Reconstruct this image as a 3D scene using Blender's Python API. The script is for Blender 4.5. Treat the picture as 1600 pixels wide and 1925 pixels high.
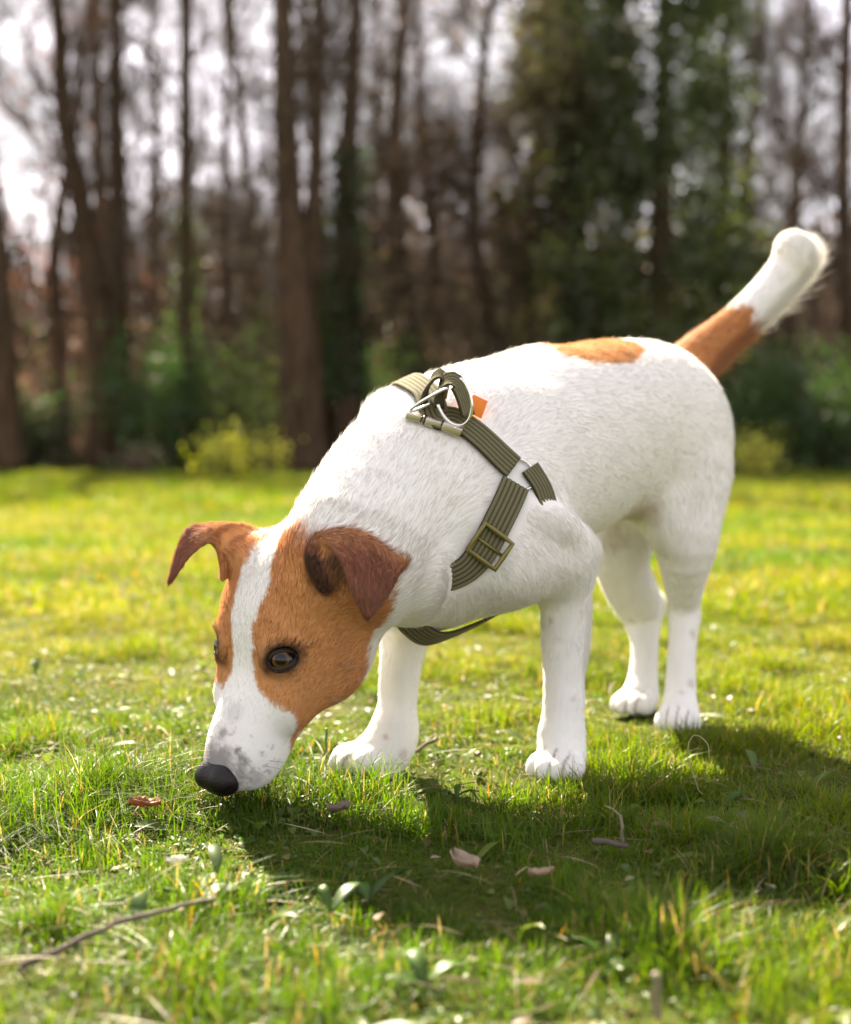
import bpy, bmesh, math, random
import numpy as np
from mathutils import Vector, Matrix
from mathutils.bvhtree import BVHTree

# ------------------------------------------------------------------ camera, sky, sun, exposure
for o in list(bpy.data.objects): bpy.data.objects.remove(o)
S = bpy.context.scene
COL = S.collection
KD = 0.72                                          # distances below are noted for a longer lens and shortened with it
FPX, CAMH, HOR = 3743.0*KD, 0.233, 850.0         # focal length in photo pixels, eye height, horizon row
PITCH = math.atan((962.5 - HOR) / FPX)
cd = bpy.data.cameras.new('camera'); cam = bpy.data.objects.new('camera', cd); COL.objects.link(cam)
cam.location = (0, 0, CAMH); cam.rotation_euler = (math.pi/2 - PITCH, 0, 0)
cd.sensor_fit = 'VERTICAL'; cd.sensor_height = 36; cd.lens = FPX/1925*36
cd.clip_start = 0.05; cd.clip_end = 900
cd.dof.use_dof = True; cd.dof.focus_distance = .915; cd.dof.aperture_fstop = 50.4/9.3
cd.dof.aperture_blades = 0
S.camera = cam
SUN_AZ, SUN_EL = math.radians(-16), math.radians(38)     # azimuth from +Y towards +X
w = bpy.data.worlds.new('World'); S.world = w; w.use_nodes = True
nt = w.node_tree; nt.nodes.clear()
sky = nt.nodes.new('ShaderNodeTexSky'); sky.sky_type = 'NISHITA'; sky.sun_disc = False
sky.sun_elevation = SUN_EL; sky.sun_rotation = SUN_AZ; sky.air_density = 1.0; sky.dust_density = 1.0; sky.ozone_density = 1.0
bg = nt.nodes.new('ShaderNodeBackground'); bg.inputs['Strength'].default_value = 0.07
wo = nt.nodes.new('ShaderNodeOutputWorld')
thin = nt.nodes.new('ShaderNodeHueSaturation'); thin.inputs['Saturation'].default_value = .45      # thin high cloud whitens the blue
warm = nt.nodes.new('ShaderNodeMix'); warm.data_type = 'RGBA'; warm.blend_type = 'MULTIPLY'; warm.inputs[0].default_value = 1; warm.inputs[7].default_value = (1.10, .985, 1.0, 1)
nt.links.new(sky.outputs[0], thin.inputs['Color']); nt.links.new(thin.outputs[0], warm.inputs[6]); 
ctc = nt.nodes.new('ShaderNodeTexCoord'); cmp_ = nt.nodes.new('ShaderNodeMapping'); cmp_.inputs['Scale'].default_value = (1.6, 1.6, 6); cnz = nt.nodes.new('ShaderNodeTexNoise'); cnz.inputs['Scale'].default_value = 2.4; cnz.inputs['Detail'].default_value = 5
crp = nt.nodes.new('ShaderNodeMapRange'); crp.inputs[1].default_value = .42; crp.inputs[2].default_value = .60; crp.inputs[3].default_value = .95; crp.inputs[4].default_value = .45     # broken grey white cloud
veil = nt.nodes.new('ShaderNodeMix'); veil.data_type = 'RGBA'; veil.inputs[7].default_value = (2.02, 1.96, 2.02, 1)
nt.links.new(ctc.outputs['Generated'], cmp_.inputs[0]); nt.links.new(cmp_.outputs[0], cnz.inputs['Vector']); nt.links.new(cnz.outputs[0], crp.inputs[0]); nt.links.new(crp.outputs[0], veil.inputs[0])
nt.links.new(warm.outputs[2], veil.inputs[6]); nt.links.new(veil.outputs[2], bg.inputs[0]); nt.links.new(bg.outputs[0], wo.inputs[0])
sl = bpy.data.lights.new('sun', 'SUN'); sun = bpy.data.objects.new('sun', sl); COL.objects.link(sun)
sl.energy = 3.6; sl.angle = math.radians(0.53); sl.color = (1.0, 0.86, 0.66)
sd = Vector((math.sin(SUN_AZ)*math.cos(SUN_EL), math.cos(SUN_AZ)*math.cos(SUN_EL), math.sin(SUN_EL)))
sun.rotation_euler = sd.to_track_quat('Z', 'Y').to_euler(); sun.location = sd*50
S.view_settings.view_transform = 'Standard'; S.view_settings.look = 'None'; S.view_settings.gamma = 1
S.view_settings.exposure = 3.1
S.render.engine = 'CYCLES'
S.cycles.use_denoising = True
S.cycles.max_bounces = 8; S.cycles.transparent_max_bounces = 8
S.cycles.sample_clamp_indirect = 6

def P(px, py, Y):                                  # the world point at distance Y that the photo shows at (px, py)
    cx, cz = (px-800)/FPX, -(py-962.5)/FPX
    d = np.array([cx, math.cos(PITCH)+cz*math.sin(PITCH), -math.sin(PITCH)+cz*math.cos(PITCH)])
    return np.array([0, 0, CAMH]) + d*(Y*KD/d[1])
def N(v): v = np.asarray(v, float); return v/np.linalg.norm(v)

# ------------------------------------------------------------------ helpers
def mesh_np(name, verts, faces_flat, loop_total, mats, parent=None, smooth=True):
    me = bpy.data.meshes.new(name)
    verts = np.asarray(verts, np.float32); faces_flat = np.asarray(faces_flat, np.int32); loop_total = np.asarray(loop_total, np.int32)
    me.vertices.add(len(verts)); me.vertices.foreach_set('co', verts.ravel())
    me.loops.add(len(faces_flat)); me.loops.foreach_set('vertex_index', faces_flat)
    me.polygons.add(len(loop_total))
    me.polygons.foreach_set('loop_start', np.concatenate([[0], np.cumsum(loop_total)[:-1]]).astype(np.int32))
    me.polygons.foreach_set('loop_total', loop_total)
    if smooth: me.polygons.foreach_set('use_smooth', np.ones(len(loop_total), bool))
    me.update(calc_edges=True); me.validate()
    for m in (mats if isinstance(mats, (list, tuple)) else [mats]): me.materials.append(m)
    ob = bpy.data.objects.new(name, me); COL.objects.link(ob)
    if parent is not None: ob.parent = parent
    return ob
def set_attr(me, name, vals, typ='FLOAT_COLOR', dom='POINT'):
    a = me.attributes.new(name, typ, dom)
    if typ == 'FLOAT_COLOR':
        v = np.ones((len(vals), 4), np.float32); v[:, :3] = vals; a.data.foreach_set('color', v.ravel())
    else: a.data.foreach_set('value', np.asarray(vals, np.float32))
def tag(o, label=None, cat=None, group=None, kind=None):
    if label: o['label'] = label
    if cat: o['category'] = cat
    if group: o['group'] = group
    if kind: o['kind'] = kind
    return o
def empty(name, loc, label, cat, group=None):
    o = bpy.data.objects.new(name, None); COL.objects.link(o); o.location = loc; o.empty_display_size = .1
    return tag(o, label, cat, group)
_perm = np.random.RandomState(7).permutation(4096)
def _h(ix, iy, iz): return _perm[(_perm[(_perm[ix & 4095] + iy) & 4095] + iz) & 4095]/4095.0
def vnoise(p, scale=1.0, oct=1):                   # value noise in 0..1
    p = np.asarray(p, float)*scale; out = 0; amp = 1; tot = 0
    for _ in range(oct):
        i = np.floor(p).astype(int); f = p-i; f = f*f*(3-2*f); r = 0
        for dx in (0, 1):
            for dy in (0, 1):
                for dz in (0, 1):
                    wgt = (f[..., 0] if dx else 1-f[..., 0])*(f[..., 1] if dy else 1-f[..., 1])*(f[..., 2] if dz else 1-f[..., 2])
                    r = r + wgt*_h(i[..., 0]+dx, i[..., 1]+dy, i[..., 2]+dz)
        out = out+amp*r; tot += amp; amp *= .5; p = p*2.03+17.1
    return out/tot
def sstep(a, b, x): t = np.clip((x-a)/(b-a), 0, 1); return t*t*(3-2*t)
# ------------------------------------------------------------------ the dog: one implicit body, meshed as one surface
DOGF = N([-.51, -.86*KD, 0]); DOGL = N([.86*KD, -.51, 0]); UPZ = np.array([0, 0, 1.])
HF = N([-.34, -.30, -.89]); HU = N([-.57, -.69, .45]); HU = N(HU-HF*HU.dot(HF)); HL = np.cross(HU, HF)
HS = 1.13
HO = P(529, 1238, 1.272) - .0295*HL*HS - .006*HU*HS                # head origin: between the eyes
def hp(f, l, u): return HO + HS*(f*HF + l*HL + u*HU)
VOX = globals().get('VOX', .0018)
BMIN = np.array([-.225, .80, -.012]); BMAX = np.array([.405, 1.46, .452])
def cr(p, t):                                              # Catmull-Rom through the rows of p at parameters t in 0..1
    p = np.asarray(p, float); n = len(p)-1; x = np.clip(t, 0, 1)*n; i = np.minimum(x.astype(int), n-1); f = (x-i).reshape((-1,)+(1,)*(p.ndim-1))
    g = lambda j: np.where(((j >= 0) & (j <= n)).reshape(f.shape), p[np.clip(j, 0, n)], np.where((j < 0).reshape(f.shape), 2*p[0]-p[1], 2*p[n]-p[n-1]))
    a, b, c, d = g(i-1), g(i), g(i+1), g(i+2)
    return .5*(2*b+(c-a)*f+(2*a-5*b+4*c-d)*f*f+(3*b-a-3*c+d)*f**3)
PR = []                                                     # primitives
def tube(nodes, k=.012, side=None, comb=None, sub=False):   # nodes: (centre, radius) or (centre, r_up, r_side)
    a = np.array([[*n[0], n[1], n[2] if len(n) > 2 else n[1]] for n in nodes], float)
    if len(a) > 2: a = cr(a, np.linspace(0, 1, (len(a)-1)*3+1))                       # smooth path and taper
    PR.append(('tube', [(r[:3], r[3], r[4]) for r in a], k, side, comb, sub))
def ell(c, axes, r, k=.012, comb=None, sub=False): PR.append(('ell', np.asarray(c, float), np.array(axes, float), np.array(r, float), k, comb, sub))
def sheet(pts, rad, k, comb): PR.append(('pts', pts, rad, k, comb, False))
HAX = [HF, HL, HU]; DAX = [DOGF, DOGL, UPZ]
def D(p, r): return (p, r)

# torso
TOR = [(P(850, 985, 1.405), .055, .053), (P(888, 925, 1.465), .078, .064), (P(975, 872, 1.53), .076, .067), (P(1070, 830, 1.61), .0765, .067),
       (P(1150, 802, 1.68), .0730, .065), (P(1225, 798, 1.745), .071, .060), (P(1250, 822, 1.785), .063, .050)]
tube(TOR, side=DOGL, comb=-DOGF+[0, 0, -.25])
# neck
tube([(P(905, 880, 1.475), .067, .062), (P(798, 922, 1.415), .070, .062), (P(723, 986, 1.365), .0615, .055), (P(655, 1062, 1.325), .051, .048), (hp(-.045, 0, -.03), .042, .038)],
     k=.03, side=DOGL, comb=-HF+.3*DOGF*-1)
# withers ridge
tube([(P(762, 805, 1.45), .020), (P(860, 775, 1.50), .026), (P(1000, 738, 1.58), .03)], k=.03, comb=-DOGF)
# throat / fore chest
ell(P(800, 1070, 1.395), [DOGF, DOGL, UPZ], (.038, .045, .043), k=.03, comb=[0, 0, -1])
ell(P(905, 1045, 1.43), DAX, (.050, .050, .038), k=.025, comb=-DOGF)
# left shoulder blade and upper arm
tube([(P(925, 850, 1.43), .022), (P(960, 960, 1.40), .034), (P(955, 1045, 1.385), .034)], k=.022, comb=-DOGF+[0, 0, -1.2])
tube([(P(955, 1045, 1.39), .034), (P(1030, 1035, 1.415), .031), (P(1085, 1040, 1.452), .0165)], k=.009, comb=-DOGF+[0, 0, -1])
ell(P(1010, 1005, 1.400), [N([-.5, -.5, -.6]), DOGL, N(np.cross([-.5, -.5, -.6], DOGL))], (.040, .024, .026), k=.006, comb=-DOGF+[0, 0, -1])      # triceps
RIDGE0 = len(PR)                                            # folds that lie over the straps
tube([(P(970, 948, 1.366), .010), (P(1008, 968, 1.3665), .0145), (P(1046, 990, 1.377), .0145), (P(1080, 1022, 1.399), .010)], k=.006, comb=-DOGF+[0, 0, -1])   # upper edge of the arm
tube([(P(822, 1035, 1.325), .010), (P(812, 1072, 1.322), .0132), (P(805, 1105, 1.327), .0132), (P(792, 1140, 1.337), .010)], k=.008, comb=DOGL+[0, 0, -.6])     # fold of the neck
RIDGE1 = len(PR)
ell(P(1107, 1037, 1.462), DAX, (.011, .0105, .0135), k=.007, comb=-DOGF)
# fold behind the shoulder, flank and hip
tube([(P(948, 765, 1.475), .011), (P(1012, 812, 1.495), .0145), (P(1050, 878, 1.505), .0155), (P(1058, 950, 1.515), .014)], k=.012, comb=-DOGF+[0, 0, -.4])
tube([(P(1182, 780, 1.655), .016), (P(1196, 850, 1.650), .020), (P(1208, 930, 1.650), .018)], k=.022, comb=-DOGF*.4-UPZ)
# left foreleg
tube([(P(1046, 1060, 1.43), .0275), (P(1062, 1120, 1.437), .0192), (P(1062, 1200, 1.44), .0172), (P(1060, 1275, 1.436), .0144), (P(1060, 1330, 1.432), .0150), (P(1055, 1400, 1.425), .0150)],
     k=.014, comb=[0, 0, -1])
# right shoulder, upper arm and foreleg
tube([(P(800, 940, 1.50), .03), (P(775, 1060, 1.47), .032), (P(785, 1110, 1.475), .028)], k=.022, comb=[0, 0, -1])
tube([(P(772, 1100, 1.475), .0280), (P(763, 1180, 1.478), .0192), (P(752, 1260, 1.47), .0152), (P(747, 1330, 1.462), .0142), (P(740, 1385, 1.452), .0155)], k=.016, comb=[0, 0, -1])
def paw(c, fwd, sc=1.0, splay=1.0, comb=None):             # c: centre of the pad on the ground, fwd: toe direction
    fwd = N([fwd[0], fwd[1], 0]); sd_ = np.array([-fwd[1], fwd[0], 0]); cb = fwd*.6-UPZ
    c = np.array([c[0], c[1], 0.])
    ell(c-fwd*.003*sc+UPZ*.014*sc, [fwd, sd_, UPZ], (.019*sc, .0170*sc, .0145*sc), k=.010, comb=cb)
    for i, (a, ln, lat) in enumerate([(-.42, .012, -.0150), (-.12, .0185, -.0054), (.12, .0185, .0054), (.42, .012, .0150)]):
        lat *= splay; d = N(fwd+sd_*a*splay)
        b0 = c+sd_*lat*.8*sc+UPZ*.015*sc+fwd*.003; b1 = c+sd_*lat*sc+fwd*ln*sc+UPZ*.0125*sc; b2 = b1+d*.006*sc-UPZ*.0045*sc
        tube([(b0, .0066*sc), (b1, .0077*sc), (b2, .0060*sc)], k=.0012, comb=cb)
tube([(P(1055, 1390, 1.427), .0150), (P(1053, 1430, 1.413), .0138)], k=.012, comb=[0, 0, -1])
PAW = [(np.array([.0975, 1.412*KD]), DOGF+.25*DOGL, .93, .98), (np.array([-.042, 1.440*KD]), N([-.90, -.52, 0]), .94, 1.05),
       (np.array([.2130, 1.655*KD]), DOGF+.40*DOGL, .86, .92), (np.array([.1895, 1.765*KD]), DOGF+.10*DOGL, .88, .95)]
for c_, f_, s_, sp_ in PAW: paw(c_, f_, s_, sp_)
tube([(P(740, 1380, 1.452), .0155), (P(726, 1420, 1.445), .0160), (P(712, 1445, 1.438), .013)], k=.014, comb=[-.4, 0, -1])
# left hind leg
ell(P(1272, 868, 1.725), [N([-.2, -.3, -.9]), DOGL, N(np.cross([-.2, -.3, -.9], DOGL))], (.070, .042, .053), k=.026, comb=-DOGF*.3-UPZ)
tube([(P(1290, 900, 1.715), .038), (P(1294, 960, 1.70), .0290), (P(1290, 1030, 1.69), .0250), (P(1287, 1094, 1.705), .0170), (P(1286, 1135, 1.722), .0132), (P(1287, 1160, 1.726), .0134),
      (P(1284, 1198, 1.712), .0118), (P(1281, 1245, 1.695), .0118), (P(1279, 1300, 1.68), .0133), (P(1275, 1345, 1.66), .0125)], k=.014, comb=-UPZ+.2*DOGF)
ell(P(1247, 975, 1.668), DAX, (.017, .016, .026), k=.02, comb=-UPZ)                # stifle
# right hind leg
ell(P(1190, 880, 1.84), [N([-.2, -.2, -.9]), DOGL, N(np.cross([-.2, -.2, -.9], DOGL))], (.085, .036, .056), k=.022, comb=-UPZ)
tube([(P(1166, 950, 1.80), .042), (P(1166, 1020, 1.775), .029), (P(1170, 1067, 1.78), .0232), (P(1184, 1103, 1.795), .0228), (P(1200, 1135, 1.81), .0212), (P(1208, 1160, 1.815), .0172),
      (P(1211, 1193, 1.805), .0132), (P(1212, 1229, 1.795), .0118), (P(1208, 1283, 1.78), .0134), (P(1202, 1320, 1.765), .0125)], k=.014, comb=-UPZ)
ell(P(1236, 1137, 1.828), DAX, (.0085, .008, .014), k=.009, comb=-UPZ)
ell(P(1188, 828, 1.652), DAX, (.012, .012, .014), k=.012, comb=-DOGF)                # point of the hip
# tail
TAIL = [(P(1255, 745, 1.80), .030), (P(1298, 684, 1.83), .0225), (P(1343, 641, 1.862), .0185), (P(1392, 600, 1.89), .0168), (P(1440, 553, 1.91), .0170), (P(1474, 514, 1.92), .0178), (P(1492, 486, 1.915), .0186), (P(1490, 468, 1.910), .0176)]
tube(TAIL, k=.010, comb=None)
# head
def hell(f, l, u, r, **kw): ell(hp(f, l, u), HAX, np.array(r)*HS, **kw)
hell(-.038, 0, -.014, (.053, .0475, .037), k=.012, comb=-HF)
for s_ in (1, -1):
    hell(-.022, s_*.028, -.031, (.038, .021, .031), k=.014, comb=-HF-.3*HU)
    hell(-.006, s_*.0240, .0015, (.013, .010, .0085), k=.010, comb=-HF)      # brow
    hell(.012, s_*.0245, -.021, (.026, .0135, .018), k=.012, comb=-HF)       # cheek bone under the eye
    hell(.046, s_*.0122, -.0235, (.028, .0142, .0178), k=.008, comb=-HF-.4*HU)  # flews
tube([(hp(-.005, 0, -.018), .021*HS, .026*HS), (hp(.030, 0, -.0150), .0175*HS, .0210*HS), (hp(.062, 0, -.0140), .0130*HS, .0155*HS), (hp(.070, 0, -.0140), .0110*HS, .0130*HS)], k=.010, side=HL, comb=-HF)
tube([(hp(-.030, 0, -.047), .020*HS, .028*HS), (hp(.015, 0, -.042), .014*HS, .020*HS), (hp(.052, 0, -.036), .0095*HS, .0125*HS)], k=.010, side=HL, comb=-HF)
EYES = []; LIDS = []
for s_ in (1, -1):                                         # sockets: the opening is an almond lying in t1, t2 with outward axis n
    lv = lambda a, b_, c: a*HF+b_*s_*HL+c*HU
    n_ = N(lv(.12, .62, .77)); t1 = N(lv(-.55, .60, -.42)); t1 = N(t1-n_*t1.dot(n_)); t2 = np.cross(n_, t1)
    c_ = hp(-.001, s_*.0240, -.0012); EYES.append((c_, n_, t1, t2))
    up_ = t2 if t2.dot(-HF) > 0 else -t2
    ang_ = np.linspace(-.35, math.pi+.1, 9); tube([(c_+n_*.0062+t1*.0115*math.cos(a)+up_*.0096*math.sin(a)+n_*(-.003*abs(math.cos(a))), .0031) for a in ang_], k=.0035, comb=-HF)   # upper lid fold
    tube([(c_+n_*.0040+t1*.0108*math.cos(a)-up_*.0085*math.sin(a)+n_*(-.002*abs(math.cos(a))), .0026) for a in np.linspace(.1, math.pi-.1, 6)], k=.0035, comb=-HF)
    ell(c_+n_*.0064, [t1, t2, n_], (.0102, .0070, .0085), k=.0018, sub=True)
# ears
def ear(rows, r0=.0024):
    g = np.array([[P(*q) for q in r] for r in rows])
    A = cr(g, np.linspace(0, 1, 60)); B = cr(A.transpose(1, 0, 2), np.linspace(0, 1, 44)).transpose(1, 0, 2)
    dirs = np.gradient(B, axis=0); dirs /= np.linalg.norm(dirs, axis=2, keepdims=True)+1e-9
    return B.reshape(-1, 3), dirs.reshape(-1, 3)
EAR_L = ear([[(612, 1106, 1.262), (660, 1112, 1.288), (712, 1105, 1.305)],
             [(585, 1048, 1.262), (660, 1030, 1.305), (735, 1062, 1.312)],
             [(604, 1012, 1.262), (676, 1001, 1.275), (758, 1043, 1.290)],
             [(643, 1052, 1.240), (692, 1055, 1.243), (744, 1086, 1.262)],
             [(664, 1108, 1.232), (692, 1112, 1.234), (720, 1126, 1.246)],
             [(684, 1152, 1.234), (692, 1160, 1.235), (700, 1150, 1.238)]])
EAR_R = ear([[(418, 1090, 1.325), (438, 1055, 1.345), (495, 1025, 1.355)],
             [(412, 1040, 1.328), (432, 1012, 1.345), (478, 996, 1.360)],
             [(394, 1018, 1.320), (408, 995, 1.335), (440, 986, 1.352)],
             [(362, 1037, 1.310), (359, 1010, 1.325), (368, 989, 1.340)],
             [(340, 1063, 1.304), (339, 1034, 1.315), (345, 1009, 1.325)],
             [(320, 1093, 1.304), (322, 1084, 1.308), (326, 1070, 1.312)]])
ell(P(462, 1036, 1.352), DAX, (.019, .015, .012), k=.014, comb=[-1, 0, .2])       # root of the right ear
ell(P(720, 788, 1.445), DAX, (.014, .014, .013), k=.012, comb=[.5, 0, .8])          # tuft before the harness
sheet(EAR_L[0], .0030, .006, None); sheet(EAR_R[0], .0030, .006, None)

def prim_bounds(pr):
    if pr[0] == 'tube': c = np.array([n[0] for n in pr[1]]); r = max(max(n[1], n[2]) for n in pr[1])
    elif pr[0] == 'ell': c = pr[1][None]; r = pr[3].max()
    else: c = pr[1]; r = pr[2]
    return c.min(0)-r, c.max(0)+r
def ell_d(q, r):
    k0 = np.sqrt(((q/r)**2).sum(-1)); k1 = np.sqrt(((q/(r*r))**2).sum(-1))+1e-9
    return k0*(k0-1)/k1
def prim_d(pr, p):                                         # distance and comb direction index
    if pr[0] == 'ell':
        q = p-pr[1].astype(np.float32); return ell_d(q@np.array(pr[2], np.float32).T, pr[3].astype(np.float32))
    if pr[0] == 'pts':
        out = np.empty(len(p), np.float32); C = pr[1].astype(np.float32)
        for i in range(0, len(p), 4000):
            b = p[i:i+4000]; d2 = (b*b).sum(1)[:, None]+(C*C).sum(1)[None]-2*b@C.T
            out[i:i+4000] = np.sqrt(np.maximum(d2.min(1), 0))
        return out-pr[2]
    best = None
    for (a, ru0, rs0), (b, ru1, rs1) in zip(pr[1][:-1], pr[1][1:]):
        ab = b-a; L2 = ab@ab; q = p-a.astype(np.float32); t = np.clip(q@(ab/L2).astype(np.float32), 0, 1)
        q = q-t[:, None]*ab.astype(np.float32)
        ts = t*t*(3-2*t)*.5+t*.5
        if pr[3] is None or (ru0 == rs0 and ru1 == rs1): d = np.sqrt((q*q).sum(1))-(ru0+ts*(ru1-ru0))
        else:
            ax = ab/math.sqrt(L2); s = N(pr[3]-ax*np.dot(pr[3], ax)); u = np.cross(s, ax)
            M = np.array([ax, s, u], np.float32); ql = q@M.T
            ru, rs = ru0+ts*(ru1-ru0), rs0+ts*(rs1-rs0)
            d = ell_d(ql, np.stack([np.minimum(ru, rs), rs, ru], 1))
        best = d if best is None else np.minimum(best, d) if False else (lambda h: d*(1-h)+best*h-.004*h*(1-h))(np.clip(.5+.5*(d-best)/.004, 0, 1))
    return best
def build_field():
    n = np.ceil((BMAX-BMIN)/VOX).astype(int)+1
    F = np.full(n, .05, np.float32)
    ax = [BMIN[i]+np.arange(n[i])*VOX for i in range(3)]
    for pr in PR:
        k = pr[2] if pr[0] == 'tube' else pr[4] if pr[0] == 'ell' else pr[3]
        lo, hi = prim_bounds(pr); m = k+.012
        i0 = np.maximum(((lo-m-BMIN)/VOX).astype(int), 0); i1 = np.minimum(((hi+m-BMIN)/VOX).astype(int)+2, n)
        sl_ = tuple(slice(a, b) for a, b in zip(i0, i1))
        X, Y, Z = np.meshgrid(*[ax[i][sl_[i]].astype(np.float32) for i in range(3)], indexing='ij')
        p = np.stack([X.ravel(), Y.ravel(), Z.ravel()], 1)
        d = prim_d(pr, p).reshape(X.shape).astype(np.float32); cur = F[sl_]
        if pr[-1]:                                         # smooth subtraction
            h = np.clip(.5-.5*(cur+d)/k, 0, 1); F[sl_] = cur*(1-h)-d*h+k*h*(1-h)
        else:
            h = np.clip(.5+.5*(cur-d)/k, 0, 1); F[sl_] = cur*(1-h)+d*h-k*h*(1-h)
    return F
def surface_nets(F):
    s = F < 0; nx, ny, nz = F.shape
    c = np.zeros((nx-1, ny-1, nz-1), np.uint8)
    for dx in (0, 1):
        for dy in (0, 1):
            for dz in (0, 1): c += s[dx:nx-1+dx, dy:ny-1+dy, dz:nz-1+dz]
    act = (c > 0) & (c < 8); I = np.argwhere(act); idx = np.full(act.shape, -1, np.int64); idx[act] = np.arange(len(I))
    acc = np.zeros((len(I), 3)); cnt = np.zeros(len(I))
    cor = [(a, b, d) for a in (0, 1) for b in (0, 1) for d in (0, 1)]
    val = {q: F[I[:, 0]+q[0], I[:, 1]+q[1], I[:, 2]+q[2]].astype(float) for q in cor}
    for q in cor:
        for a in range(3):
            if q[a] == 0:
                r = list(q); r[a] = 1; r = tuple(r); v0, v1 = val[q], val[r]; m = (v0 < 0) != (v1 < 0)
                t = np.where(m, v0/(v0-v1+1e-12), 0); pt = np.repeat(np.array(q, float)[None], len(I), 0); pt[:, a] = t
                acc[m] += pt[m]; cnt[m] += 1
    V = BMIN+(I+acc/np.maximum(cnt, 1)[:, None])*VOX
    Q = []
    for a in range(3):
        b, d = (a+1) % 3, (a+2) % 3
        s0 = [slice(None)]*3; s1 = [slice(None)]*3; s0[a] = slice(0, -1); s1[a] = slice(1, None)
        A, B = s[tuple(s0)], s[tuple(s1)]; E = np.argwhere(A != B)
        ok = (E[:, b] > 0) & (E[:, d] > 0) & (E[:, b] < F.shape[b]-1) & (E[:, d] < F.shape[d]-1); E = E[ok]
        flip = A[tuple(E.T)]
        def at(ob, od):
            e = E.copy(); e[:, b] -= ob; e[:, d] -= od; return idx[e[:, 0], e[:, 1], e[:, 2]]
        q = np.stack([at(1, 1), at(0, 1), at(0, 0), at(1, 0)], 1)
        q[~flip] = q[~flip][:, ::-1]; Q.append(q)
    return V, np.concatenate(Q)
def smooth_mesh(V, Q, it=2, lam=.5):
    e = np.concatenate([Q[:, [0, 1]], Q[:, [1, 2]], Q[:, [2, 3]], Q[:, [3, 0]]]); n = len(V)
    for _ in range(it):
        s = np.zeros((n, 3)); c = np.bincount(np.concatenate([e[:, 0], e[:, 1]]), minlength=n)
        for a in range(3): s[:, a] = np.bincount(e[:, 0], V[e[:, 1], a], n)+np.bincount(e[:, 1], V[e[:, 0], a], n)
        V = V+lam*(s/np.maximum(c, 1)[:, None]-V)
    return V
def vnormals(V, Q):
    fn = np.cross(V[Q[:, 2]]-V[Q[:, 0]], V[Q[:, 3]]-V[Q[:, 1]]); n = np.zeros_like(V)
    for k in range(4):
        for a in range(3): n[:, a] += np.bincount(Q[:, k], fn[:, a], len(V))
    return n/(np.linalg.norm(n, axis=1, keepdims=True)+1e-12)
BV, BQ = surface_nets(build_field()+.0010)                # the coat adds the last millimetre
BV = smooth_mesh(BV, BQ, 3)
BN = vnormals(BV, BQ)
# ------------------------------------------------------------------ coat colours and comb directions
def new_mat(name):
    m = bpy.data.materials.new(name); m.use_nodes = True; m.node_tree.nodes.clear(); return m, m.node_tree.nodes, m.node_tree.links
def simple_mat(name, col, rough=.6, metal=0, spec=.5, **kw):
    m, n, l = new_mat(name); p = n.new('ShaderNodeBsdfPrincipled'); o = n.new('ShaderNodeOutputMaterial'); l.new(p.outputs[0], o.inputs[0])
    p.inputs['Base Color'].default_value = (*col, 1); p.inputs['Roughness'].default_value = rough; p.inputs['Metallic'].default_value = metal
    p.inputs['Specular IOR Level'].default_value = spec
    for k, v in kw.items(): p.inputs[k.replace('_', ' ')].default_value = v
    return m
WHITE = np.array([.80, .775, .735]); BROWN = np.array([.53, .245, .092]); EARC = np.array([.235, .088, .045]); DARKG = np.array([.05, .045, .045])
BODY_BVH = BVHTree.FromPolygons([Vector(v) for v in BV], [tuple(q) for q in BQ])
CAMV = Vector((0, 0, CAMH))
def hit(px, py):
    d = Vector(P(px, py, 1.0))-CAMV; r = BODY_BVH.ray_cast(CAMV, d.normalized())
    return (np.array(r[0]), np.array(r[1])) if r[0] is not None else (None, None)
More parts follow.
